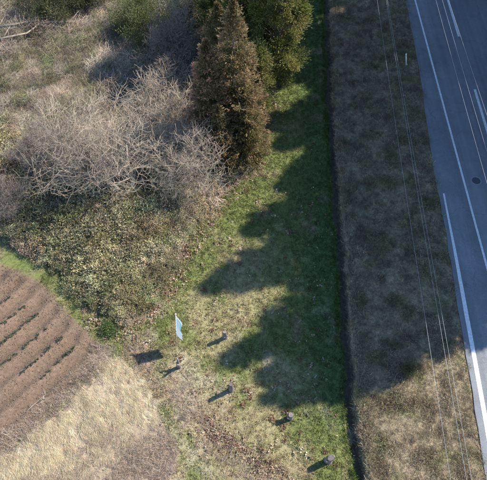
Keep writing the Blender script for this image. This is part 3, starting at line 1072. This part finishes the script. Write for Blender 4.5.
place_bare(0, (136, 206), 0.4, 1.2, 'large wide bare tree of fine grey twigs in the middle of the scrub')
place_bare(1, (188, 184), 2.6, 1.05, 'bare tree between the largest bare tree and the lawn edge')
place_bare(1, (198, 142), 1.0, 0.9, 'bare tree tangled beside the reddish cedar')
place_bare(1, (162, 140), 4.0, 1.1, 'bare tree behind the largest bare tree')
place_bare(2, (84, 182), 0.3, 1.15, 'dark stemmed bare tree beside the largest one')
place_bare(3, (45, 165), 2.2, 1.0, 'low grey bare tree over the tan brush near the picture side')
place_bare(3, (165, 100), 3.1, 1.2, 'grey bare tree standing inside the cedar shade')
place_bare(2, (180, 62), 5.0, 1.0, 'bare tree in the dark shade behind the reddish cedar')
place_bare(3, (20, 205), 0.7, 0.9, 'small grey bare tree near the ploughed field')

# ------------------------------------------------------------------ small source plants for the scattered masses
def tuft(seed, n, L, W, spread, upmin, upmax, lean=None):
    r = np.random.default_rng(seed)
    an = r.random(n) * 6.28; el = r.uniform(upmin, upmax, n)
    D = np.stack([np.cos(an) * np.cos(el), np.sin(an) * np.cos(el), np.sin(el)], -1)
    if lean is not None:
        D = D * 0.35 + np.array(lean)
    P = np.stack([r.normal(0, spread, n), r.normal(0, spread, n), np.zeros(n)], -1)
    return blades(P, D, L * r.uniform(0.6, 1.3, n), W * r.uniform(0.7, 1.3, n), r)


def twig_bunch(seed, n, L, rad_, spread, up=0.5):
    r = np.random.default_rng(seed)
    an = r.random(n) * 6.28; el = r.uniform(0.05, 1.1, n) * up * 2
    D = np.stack([np.cos(an) * np.cos(el), np.sin(an) * np.cos(el), np.sin(el)], -1)
    P = np.stack([r.normal(0, spread, n), r.normal(0, spread, n), r.uniform(0, 0.1, n)], -1)
    return blades(P, D, L * r.uniform(0.5, 1.3, n), rad_ * 2.2, r)


def leaf_bunch(seed, n, L, W, R_, el=(0.0, 1.1)):
    r = np.random.default_rng(seed)
    an = r.random(n) * 6.28; e = r.uniform(el[0], el[1], n)
    D = np.stack([np.cos(an) * np.cos(e), np.sin(an) * np.cos(e), np.sin(e)], -1)
    P = r.normal(0, R_, (n, 3)) * np.array([1, 1, 0.6])
    return blades(P, D, L * r.uniform(0.6, 1.25, n), W * r.uniform(0.8, 1.3, n), r)


def leafy_mound(seed, n):
    # one clump of bamboo grass, a metre wide and a metre tall
    r = np.random.default_rng(seed)
    K = 34
    a = r.random(K) * 6.283; q = np.sqrt(r.random(K))
    cz = np.sqrt(np.clip(1 - 0.85 * q ** 2, 0, 1)) * r.uniform(0.45, 1.03, K)
    cen = np.stack([np.cos(a) * q, np.sin(a) * q, cz], -1)
    b = r.integers(0, K, n)
    P = cen[b] + r.normal(0, 0.13, (n, 3)) * np.array([1.2, 1.2, 0.7])
    an = r.random(n) * 6.28; e = r.uniform(-0.1, 1.1, n)
    D = np.stack([np.cos(an) * np.cos(e), np.sin(an) * np.cos(e), np.sin(e)], -1)
    v, f = leaf_cards(P, D, 0.14 * r.uniform(0.6, 1.3, n), 0.040 * r.uniform(0.7, 1.3, n), r)
    t = (r.uniform(0.65, 1.35, (K, 1)) * r.uniform(0.92, 1.08, (K, 3)))[b] * r.uniform(0.7, 1.35, (n, 1))
    return mesh_obj('leafy_mound', v, f, M_LEAFI, tint=np.repeat(t, 4, 0), link=False, attr='own')


def brush_patch(seed, n, R_=1.0):
    # a two metre tangle of arching dead stems
    r = random.Random(seed)
    mb = MB(); T = []
    for i in range(n):
        a = r.random() * 6.283; q = math.sqrt(r.random()) * R_
        hz = 0.9 * (1 - 0.65 * q * q) * r.random()
        p = Vector((math.cos(a) * q, math.sin(a) * q, hz))
        d = Vector((r.gauss(0, 1), r.gauss(0, 1), abs(r.gauss(0, 0.5)) + 0.1)).normalized()
        pts = [p]; L = r.uniform(0.18, 0.45)
        for k in range(3):
            d = (d + Vector((r.gauss(0, 1), r.gauss(0, 1), r.gauss(0, 0.7) - 0.12)) * 0.38).normalized()
            pts.append(pts[-1] + d * L * r.uniform(0.6, 1.0))
        k = r.uniform(0.6, 1.3) * 0.0095
        n0 = len(mb.v)
        mb.tube(pts, [k, k * 0.8, k * 0.6, k * 0.35], 3, False)
        t = r.uniform(0.55, 1.5)
        T += [(t, t * r.uniform(0.94, 1.04), t * r.uniform(0.88, 1.08))] * (len(mb.v) - n0)
    return mesh_obj('brush_patch', mb.v, mb.f, M_TWIG, tint=np.array(T), link=False, attr='own')


def rand_pts(n, lo, hi):
    return rng.uniform(lo[0], hi[0], n), rng.uniform(lo[1], hi[1], n)


def visible(x, y, m=25):
    w = y * math.cos(PITCH) + CAM_H * math.sin(PITCH)
    u_ = 243.5 + F_PX * x / w
    v_ = 240 - F_PX * (y * math.sin(PITCH) - CAM_H * math.cos(PITCH)) / w
    return (u_ > -m) & (u_ < 487 + m) & (v_ > -m - 30) & (v_ < 480 + m)


def put(name, x, y, protos, tint, scl, label, cat, tilt=0.2, rz=None, dz=0.0):
    n = len(x)
    z = height(x, y) + dz
    rot = np.stack([rng.normal(0, tilt, n), rng.normal(0, tilt, n), rng.random(n) * 6.283 if rz is None else rz], -1)
    return realise(name, np.stack([x, y, z], -1), rot, np.asarray(scl), rng.integers(0, len(protos), n), tint, protos, M_BLADE, label, cat)


def vary(c, n, s=0.25):
    return np.clip(c * rng.uniform(1 - s, 1 + s, (n, 1)) * rng.uniform(0.93, 1.07, (n, 3)), 0, 1)


# lawn grass
x, y = rand_pts(90000, (-13, 2), (10, 46))
zn = zones(x, y); k = (zn == 0) & visible(x, y)
x, y = x[k], y[k]
g = lawn_green(x, y); keep = rng.random(len(x)) < 0.45 + 0.55 * g
x, y = x[keep], y[keep]
c = ground_color(x, y, np.zeros(len(x), int))
n = len(x)
c = vary(c * 1.12, n, 0.35)
put('lawn_grass', x, y, [tuft(100 + i, 16, 0.10, 0.022, 0.07, 0.1, 1.2) for i in range(5)], c, rng.uniform(0.6, 1.35, n),
    'short green and straw coloured grass of the mown lawn', 'grass')

# embankment grass, longer and drier
x, y = rand_pts(150000, (2, 1), (17, 50))
zn = zones(x, y); k = (zn == 5) & (x < road_x(y) - 0.12 + 0.2 * (rng.random(len(x)) - 0.4)) & visible(x, y)
x, y = x[k], y[k]
n = len(x)
c = ground_color(x, y, np.full(n, 5))
yel = (np.hypot(x - un(357, 402)[0], y - un(357, 402)[1]) < 0.5)
c = vary(c * 1.12, n, 0.55)
c[yel] = c[yel] * 0.4 + np.array([0.33, 0.32, 0.12]) * 0.6
sc_ = rng.uniform(0.5, 1.2, n) * (0.55 + 0.55 * sstep(0.35, 0.7, fbm(x, y, 0.7, 2, 71)))
put('embankment_grass', x, y, [tuft(120 + i, 16, 0.19, 0.019, 0.09, 0.05, 1.2) for i in range(6)], c, sc_,
    'long dull brown and olive grass covering the embankment', 'grass', 0.25)

# ditch rim grass and weeds hanging over
x, y = rand_pts(60000, (1, 1), (8, 50))
d = x - ditch_x(y) + (fbm(x, y, 1.1, 3, 5) - 0.5) * 0.55
k = (((d > 0.16) & (d < 0.7)) | ((d > -0.55) & (d < -0.2) & (rng.random(len(d)) < 0.8))) & visible(x, y) & (rng.random(len(d)) < 0.7)
x, y = x[k], y[k]; n = len(x); d = d[k]
c = np.where((d > 0)[:, None], np.array([0.36, 0.30, 0.20]), np.array([0.085, 0.13, 0.03]))
put('ditch_rim_grass', x, y, [tuft(140 + i, 14, 0.22, 0.02, 0.05, 0.2, 1.3) for i in range(4)], vary(c, n, 0.4), rng.uniform(0.6, 1.3, n),
    'pale grass fringe hanging over the ditch', 'grass', 0.3)

# flattened straw in the corner
x, y = rand_pts(26000, (-15, 1), (-1, 12))
zn = zones(x, y); k = (zn == 3) & visible(x, y)
x, y = x[k], y[k]; n = len(x)
br = brown_side(x, y)
c = mixc(np.array([0.72, 0.61, 0.42]) * np.ones((n, 3)), np.array([0.37, 0.29, 0.215]), br * 0.85)
clump = fbm((x * 0.8 - y * 0.6) * 0.55, (x * 0.6 + y * 0.8) * 1.5, 0.55, 2, 77)
kk = rng.random(n) < (sstep(0.38, 0.54, clump) * 0.98 + 0.02) * (1 - 0.45 * br) * (0.12 + 0.88 * sstep(0.1, 1.3, dist_line(x, y, DRY[:7]) + 0.9 * (fbm(x, y, 0.8, 2, 79) - 0.4)))
x, y, c, br = x[kk], y[kk], c[kk], br[kk]; n = len(x)
put('flattened_straw', x, y, [tuft(160 + i, 30, 0.38, 0.013, 0.10, -0.5, 0.9, lean=(0.9, 0, 0.32)) for i in range(5)], vary(c, n, 0.25),
    rng.uniform(0.6, 1.2, n) * (1 - 0.55 * br), 'pale flattened straw lying in a swathe beside the field', 'straw', 0.15,
    rz=rad(-40) + rng.normal(0, 0.24, n) + rng.normal(0, 1.2, n) * br)

# dry weeds on the strip between field and straw and about the brown corner
x, y = rand_pts(16000, (-15, 1), (3, 12))
zn = zones(x, y)
fe = unl([(104, 352), (98, 364), (75, 388), (50, 410), (25, 432), (0, 450), (-30, 475)])
de2 = dist_line(x, y, fe)
br = brown_side(x, y) * (zn == 3)
lt = np.exp(-(dist_line(x, y, unl([(140, 352), (170, 390), (205, 430), (240, 460), (275, 490)])) / 0.9) ** 2) * (zn != 1)
k = visible(x, y) & (rng.random(len(x)) < np.maximum(np.maximum(np.exp(-(de2 / 0.55) ** 2), br * 0.8), lt * 0.3))
x, y = x[k], y[k]; n = len(x)
put('dry_weeds', x, y, [twig_bunch(180 + i, 14, 0.26, 0.006, 0.08) for i in range(4)], vary(np.array([0.33, 0.26, 0.20]), n, 0.4),
    rng.uniform(0.6, 1.3, n), 'tangled grey brown dry weeds along the field margin', 'weeds')

# fallen leaves on the lawn and along the straw edge
x, y = rand_pts(60000, (-10, 1.5), (6, 30))
zn = zones(x, y)
l1 = np.exp(-(dist_line(x, y, unl([(205, 425), (225, 438), (245, 452), (285, 478)])) / 0.45) ** 2)
l2 = 0.35 * np.exp(-(dist_line(x, y, SCRUB_EDGE) / 0.9) ** 2)
l3 = 0.06 * sstep(0.52, 0.72, fbm(x, y, 1.0, 3, 91))
k = ((zn == 0) | (zn == 2)) & visible(x, y) & (rng.random(len(x)) < np.maximum(np.maximum(l1 * 0.55, l2), l3 + 0.008))
x, y = x[k], y[k]; n = len(x)
c = np.array([[0.38, 0.28, 0.19], [0.27, 0.18, 0.12], [0.44, 0.34, 0.25], [0.22, 0.12, 0.085]])[rng.integers(0, 4, n)]
put('fallen_leaves', x, y, [leaf_bunch(200 + i, 5, 0.12, 0.09, 0.07, (-0.2, 0.5)) for i in range(4)], vary(c, n, 0.25), rng.uniform(0.6, 1.3, n),
    'scattered brown fallen leaves on the lawn', 'leaves', 0.2, dz=0.03)

# bamboo grass along the front of the scrub: leafy mounds
mounds = []
for _ in range(4000):
    px = (rng.uniform(-25, 215), rng.uniform(150, 335))
    p = un(*px)
    if not in_poly(np.array([p[0]]), np.array([p[1]]), SCRUB)[0]:
        continue
    ds = float(dist_line(np.array([p[0]]), np.array([p[1]]), SCRUB_EDGE)[0])
    lim = 8.5 if px[0] < 150 else 5.5
    if ds < 0.3 + 0.5 * rng.random() or ds > lim or rng.random() < (ds / lim) ** 3 * 0.9:
        continue
    if any((p[0] - m[0]) ** 2 + (p[1] - m[1]) ** 2 < 0.42 for m in mounds):
        continue
    mounds.append((p[0], p[1], rng.uniform(0.45, 0.95), min(1.7, 0.5 + ds * 0.42) * rng.uniform(0.75, 1.2)))
pal = np.array([[0.235, 0.215, 0.10], [0.32, 0.275, 0.15], [0.175, 0.175, 0.075], [0.38, 0.315, 0.20], [0.29, 0.235, 0.14]])
mo = np.array(mounds); n = len(mo)
P = np.stack([mo[:, 0], mo[:, 1], height(mo[:, 0], mo[:, 1]) - 0.1], -1)
T = vary(pal[rng.integers(0, 5, n)] * 0.6 + pal.mean(0) * 0.4, n, 0.25)
rot = np.stack([rng.normal(0, 0.12, n), rng.normal(0, 0.12, n), rng.random(n) * 6.283], -1)
scatter('bamboo_grass', P, rot, (mo[:, 2] * 0.6 + mo[:, 3] * 0.4) * 1.05, rng.integers(0, 6, n), T, [leafy_mound(220 + i, 2600) for i in range(6)],
        'olive and pale green bamboo grass thicket along the front of the scrub', 'undergrowth')

# tan brush: masses of thin dead stems over the back of the scrub
pts = []
for _ in range(9000):
    px = (rng.uniform(-30, 245), rng.uniform(-45, 225))
    p = un(*px)
    if not in_poly(np.array([p[0]]), np.array([p[1]]), SCRUB)[0]:
        continue
    ds = float(dist_line(np.array([p[0]]), np.array([p[1]]), SCRUB_EDGE)[0])
    if (90 < px[0] < 215 and 95 < px[1] < 215 and rng.random() < 0.75):
        continue
    if ds < 0.5 or (px[1] > 150 and px[0] < 160 and ds < 4 and rng.random() < 0.55):
        continue
    if any((p[0] - m[0]) ** 2 + (p[1] - m[1]) ** 2 < 0.44 for m in pts):
        continue
    pts.append((p[0], p[1]))
pts = np.array(pts); n = len(pts)
tone = sstep(0.35, 0.65, fbm(pts[:, 0], pts[:, 1], 2.5, 3, 95))[:, None]
T = np.array([0.41, 0.335, 0.25]) * tone + np.array([0.24, 0.20, 0.155]) * (1 - tone)
ol = rng.random(n) < 0.25
T[ol] = np.array([0.20, 0.19, 0.10])
S = rng.uniform(0.45, 1.05, n) * (0.55 + 0.9 * fbm(pts[:, 0], pts[:, 1], 2.2, 2, 93))
P = np.stack([pts[:, 0], pts[:, 1], height(pts[:, 0], pts[:, 1]) - 0.05], -1)
rot = np.stack([rng.normal(0, 0.2, n), rng.normal(0, 0.2, n), rng.random(n) * 6.283], -1)
scatter('dead_brush', P, rot, S, rng.integers(0, 6, n), vary(T, n, 0.3), [brush_patch(240 + i, 260) for i in range(6)],
        'pale tan and grey tangle of dead stems filling the scrub', 'brush')
# single leafy clumps scattered among the dead stems
k = (rng.random(n) < 0.16) & (pts[:, 1] > 12)
P2 = P[k] + np.array([0.3, 0.2, 0.1]); n2 = len(P2)
scatter('ground_ivy', P2, np.stack([rng.normal(0, 0.2, n2), rng.normal(0, 0.2, n2), rng.random(n2) * 6.283], -1), rng.uniform(0.3, 0.75, n2), rng.integers(0, 3, n2),
        vary(np.array([0.16, 0.155, 0.075]), n2, 0.35), [leafy_mound(260 + i, 900) for i in range(3)], 'dull olive leafy growth dotted among the dead stems', 'undergrowth')

# soil clods on the ploughed field
x, y = rand_pts(42000, (-17, 3), (-7, 16))
k = (zones(x, y) == 1) & visible(x, y) & (rng.random(len(x)) < 0.25 + 0.75 * sstep(0.45, 0.7, fbm(x, y, 0.8, 3, 97)))
x, y = x[k], y[k]; n = len(x)


def clod(seed):
    r = np.random.default_rng(seed)
    o6 = np.array([[1, 0, 0], [0, 1, 0], [-1, 0, 0], [0, -1, 0], [0, 0, 1], [0, 0, -1.0]]) * r.uniform(0.6, 1.2, (6, 1)) + r.normal(0, 0.15, (6, 3))
    t = [(0, 1, 4), (1, 2, 4), (2, 3, 4), (3, 0, 4), (1, 0, 5), (2, 1, 5), (3, 2, 5), (0, 3, 5)]
    return o6[np.array(t)].reshape(-1, 3), np.arange(24).reshape(8, 3)


put('soil_clods', x, y, [clod(400 + i) for i in range(4)], vary(C_SOIL * 1.05, n, 0.25), 0.012 + 0.045 * rng.random(n) ** 3, 'small crumbs and clods of brown soil on the ploughed field', 'soil', 1.0)

# ------------------------------------------------------------------ single shrubs, weeds, fallen wood
def bush(name, px, R_, h, n, palette, label, group=None, L=0.16, cat='bush'):
    p = un(*px)
    e = empty(name, (p[0], p[1], gz(p)))
    tag(e, label, cat, group)
    sd = int(px[0] * 7 + px[1])
    r = np.random.default_rng(abs(sd) + 1)
    K = int(26 * max(R_, 0.6))
    cen = norm(r.normal(size=(K, 3))) * (r.random((K, 1)) ** 0.5)
    cen = cen * np.array([R_, R_, h * 0.5]) + np.array([0, 0, h * 0.52])
    b = r.integers(0, K, n)
    off = r.normal(0, 0.17 * R_ ** 0.5, (n, 3))
    P_ = cen[b] + off
    P_[:, 2] = np.maximum(P_[:, 2], 0.05)
    D = norm(off) + np.array([0, 0, 0.5]) + r.normal(0, 0.3, (n, 3))
    v, f = leaf_cards(P_, D, L * r.uniform(0.6, 1.3, n), L * 0.42 * r.uniform(0.7, 1.2, n), r)
    pal_ = np.array(palette)
    c_ = pal_[r.integers(0, len(pal_), K)][b] * r.uniform(0.7, 1.35, (n, 1))
    mesh_obj('foliage', v, f, M_LEAF, e, tint=np.repeat(c_, 4, 0))['kind'] = 'stuff'
    mb = MB()
    for j in range(K):
        q = cen[j]
        mb.tube([(0, 0, -0.1), (q[0] * 0.4, q[1] * 0.4, q[2] * 0.55), tuple(q)], [0.03 * R_ ** 0.5, 0.018, 0.006], 4, False)
    mb.build('stems', M_BARK, e)['kind'] = 'stuff'
    return e


EV = [(0.085, 0.095, 0.038), (0.11, 0.115, 0.05), (0.15, 0.145, 0.075), (0.08, 0.085, 0.04)]
bush('evergreen_bush', (52, 20), 2.6, 2.2, 11000, EV, 'dark green rounded bush at the back of the scrub, above the fallen branches')
bush('evergreen_bush', (90, 8), 2.0, 2.0, 8000, EV, 'dark green bush in the middle of the three at the back of the scrub')
bush('evergreen_bush', (143, 36), 2.7, 2.4, 13000, [(0.12, 0.135, 0.05), (0.16, 0.17, 0.07), (0.10, 0.11, 0.045)], 'bright green leafy bush beside the cedar shade at the back')
bush('evergreen_bush', (185, 30), 1.9, 2.6, 6500, EV, 'dark bush in the shade between bright bush and cedars')
bush('evergreen_bush', (205, 8), 2.0, 2.8, 6500, EV, 'dark bush behind the reddish cedar at the upper edge')
bush('evergreen_bush', (-4, 92), 1.0, 1.3, 2600, EV, 'dark bush at the picture side beside a grassy spot')
bush('evergreen_bush', (70, 222), 0.6, 0.9, 900, [(0.04, 0.10, 0.025), (0.05, 0.12, 0.03)], 'small vivid green bush among the bamboo grass', L=0.14)
bush('evergreen_bush', (112, 330), 0.55, 0.5, 800, [(0.06, 0.11, 0.03), (0.10, 0.14, 0.04)], 'low green bush at the scrub corner near the field tip', L=0.12)
bush('evergreen_bush', (168, 78), 1.7, 2.2, 6500, EV[:2] + EV[3:], 'dark bush added for the deep shade between cedars and bare trees')  # dark foliage stands in for brush that is only shaded
bush('evergreen_bush', (192, 108), 1.4, 2.0, 5000, EV[:2] + EV[3:], 'dark bush added for the shade at the foot of the reddish cedar')  # likewise dark leaves in place of shaded brush
bush('dry_shrub', (404, 374), 0.36, 1.15, 1300, [(0.12, 0.105, 0.055), (0.15, 0.115, 0.07), (0.085, 0.09, 0.04)], 'dull brown upright shrub standing alone on the sunlit embankment edge', L=0.10, cat='shrub')


def branch_thing(name, pts_px, r0, mat, label, lift=0.05, twigs=4):
    rr = random.Random(int(pts_px[0][0] * 3 + pts_px[0][1]))
    w = [un(*q) for q in pts_px]
    o = w[0]
    e = empty(name, (o[0], o[1], gz(o)))
    tag(e, label, 'branch', 'fallen branches')
    pts = [(q[0] - o[0], q[1] - o[1], gz(q) - gz(o) + lift + 0.05 * rr.random()) for q in w]
    mb = MB(); mb.tube(pts, [r0 * (1 - 0.7 * i / (len(pts) - 1)) for i in range(len(pts))], 8); mb.build('stem', mat, e, True)
    for i in range(twigs):
        k_ = rr.randrange(len(pts) - 1)
        a = Vector(pts[k_]).lerp(Vector(pts[k_ + 1]), rr.random())
        d = (Vector(pts[k_ + 1]) - Vector(pts[k_])).normalized()
        s_ = Vector((-d.y, d.x, 0.25)) * rr.choice((-1, 1))
        b = a + (d * 0.5 + s_ * 0.7) * r0 * rr.uniform(8, 16)
        mb = MB(); mb.tube([tuple(a), tuple(a.lerp(b, 0.5) + Vector((0, 0, 0.03))), tuple(b)], [r0 * 0.35, r0 * 0.25, r0 * 0.1], 6); mb.build('twig', mat, e, True)


branch_thing('fallen_branch', [(4, 40), (22, 36), (40, 33), (58, 34), (78, 31)], 0.13, M_GREYBARK, 'long grey fallen limb lying over the back of the scrub', 0.75)
branch_thing('fallen_branch', [(2, 52), (18, 49), (32, 45), (44, 36), (52, 32)], 0.11, M_PALEBARK, 'pale curved fallen limb in front of the long grey one', 0.7)
branch_thing('fallen_branch', [(26, 412), (33, 405), (40, 399), (46, 394)], 0.022, M_PALEBARK, 'thin pale fallen branch at the margin of the ploughed field', 0.05, 5)
branch_thing('fallen_branch', [(143, 357), (150, 360), (158, 364), (164, 363)], 0.018, M_PALEBARK, 'thin pale stick on the grass between banner shadow and forked stump', 0.04, 2)
branch_thing('fallen_branch', [(182, 372), (188, 379), (192, 387)], 0.016, M_PALEBARK, 'thin crooked stick on the grass below the forked stump', 0.04, 2)

# reddish dried weed rosettes on the lawn
def rosette(seed):
    r = np.random.default_rng(seed)
    n = 26
    an = r.random(n) * 6.28; el = r.uniform(0.0, 0.7, n)
    D = np.stack([np.cos(an) * np.cos(el), np.sin(an) * np.cos(el), np.sin(el)], -1)
    P_ = np.stack([np.cos(an) * 0.06 * r.random(n), np.sin(an) * 0.06 * r.random(n), r.uniform(0.02, 0.08, n)], -1)
    P_[:, :2] += r.normal(0, 0.07, (n, 2))
    v, f = leaf_cards(P_, D, r.uniform(0.10, 0.22, n), r.uniform(0.04, 0.075, n), r)
    base = np.array([[0.20, 0.095, 0.07], [0.16, 0.08, 0.06], [0.27, 0.16, 0.11]])[r.integers(0, 3, n)]
    return mesh_obj('dried_weed', v, f, M_LEAF, tint=np.repeat(base * r.uniform(0.7, 1.3, (n, 1)), 4, 0), link=False).data


ROS = [rosette(300 + i) for i in range(4)]
SPOTS_LIT = [(247, 390), (256, 371), (243, 405), (262, 384), (283, 428), (272, 420), (285, 440), (298, 440), (313, 450), (325, 451.5), (336, 466), (180, 360),
             (207, 418), (216, 439), (228, 444), (232, 438), (212, 330), (215, 320), (285, 424), (250, 398), (300, 432), (286, 412), (172, 342), (185, 280),
             (235, 180), (246, 190), (262, 176), (228, 205), (205, 290), (262, 450), (270, 462)]
SPOTS_SHADE = [(232, 246), (240, 264), (262, 214), (270, 212), (290, 232), (252, 222), (300, 210), (286, 258), (262, 290), (276, 300), (310, 290), (297, 214),
               (318, 330), (275, 345), (250, 325), (300, 360), (296, 232)]
SPOTS_BANK = [(362, 414), (366, 428), (372, 398), (380, 440)]
MARKS = [((231, 390), 'the tall straight stump'), ((225, 337), 'the stump nearest the tree shadow'), ((179, 367), 'the forked stump'),
         ((290, 417), 'the low thick stump'), ((328, 460), 'the pale topped stump'), ((177, 345), 'the banner pole'), ((350, 437), 'the dry tussock'),
         ((246, 182), 'the low bushy cedar'), ((222, 438), 'the patch of brown leaves'), ((258, 410), 'the lowest tip of the tree shadow'),
         ((200, 290), 'the tree shadow tip nearest the scrub'), ((335, 240), 'the middle of the ditch')]
MW = [un(*m[0])[:2] for m in MARKS]
ranked = {}
for spots, where, grp in ((SPOTS_LIT, 'on sunlit grass', 'dried weeds on sunlit grass'), (SPOTS_SHADE, 'on shaded grass', 'dried weeds on shaded grass'),
                          (SPOTS_BANK, 'on the bank beyond the ditch', 'dried weeds on the bank')):
    for s in spots:
        p = un(*s)
        ds = [float(np.hypot(*(p[:2] - m))) for m in MW]
        k_ = int(np.argmin(ds))
        ranked.setdefault((k_, where), []).append((ds[k_], s, grp))
for (k_, where), lst in ranked.items():
    for j, (_, s, grp) in enumerate(sorted(lst)):
        p = un(*s)
        o = bpy.data.objects.new('dried_weed', random.choice(ROS))
        o.location = (p[0], p[1], gz(p)); o.rotation_euler = (0, 0, random.random() * 6.28)
        q_ = random.uniform(0.6, 1.15); o.scale = (q_, q_, q_)
        col.objects.link(o)
        tag(o, 'reddish dried weed %s, %snearest to %s' % (where, '' if j == 0 else nth(j) + ' ', MARKS[k_][1]), 'weed', grp)

# grey dry tussock drooping into the ditch
r = np.random.default_rng(77)
n = 420
p = un(350, 437)
D = np.stack([r.normal(0.15, 0.3, n), r.normal(-0.9, 0.3, n), r.normal(0.15, 0.25, n)], -1)
P_ = np.stack([r.normal(0, 0.13, n), r.normal(0.18, 0.18, n), r.uniform(0.05, 0.28, n)], -1)
v, f = leaf_cards(P_, D, r.uniform(0.25, 0.5, n), r.uniform(0.014, 0.028, n), r, 0.1)
o = mesh_obj('dry_tussock', v, f, M_LEAF, tint=np.repeat(np.array([0.36, 0.31, 0.25]) * r.uniform(0.6, 1.3, (n, 1)), 4, 0))
o.location = (p[0], p[1], gz(p) + 0.05)
tag(o, 'grey dry grass tussock drooping over the ditch edge', 'tussock')
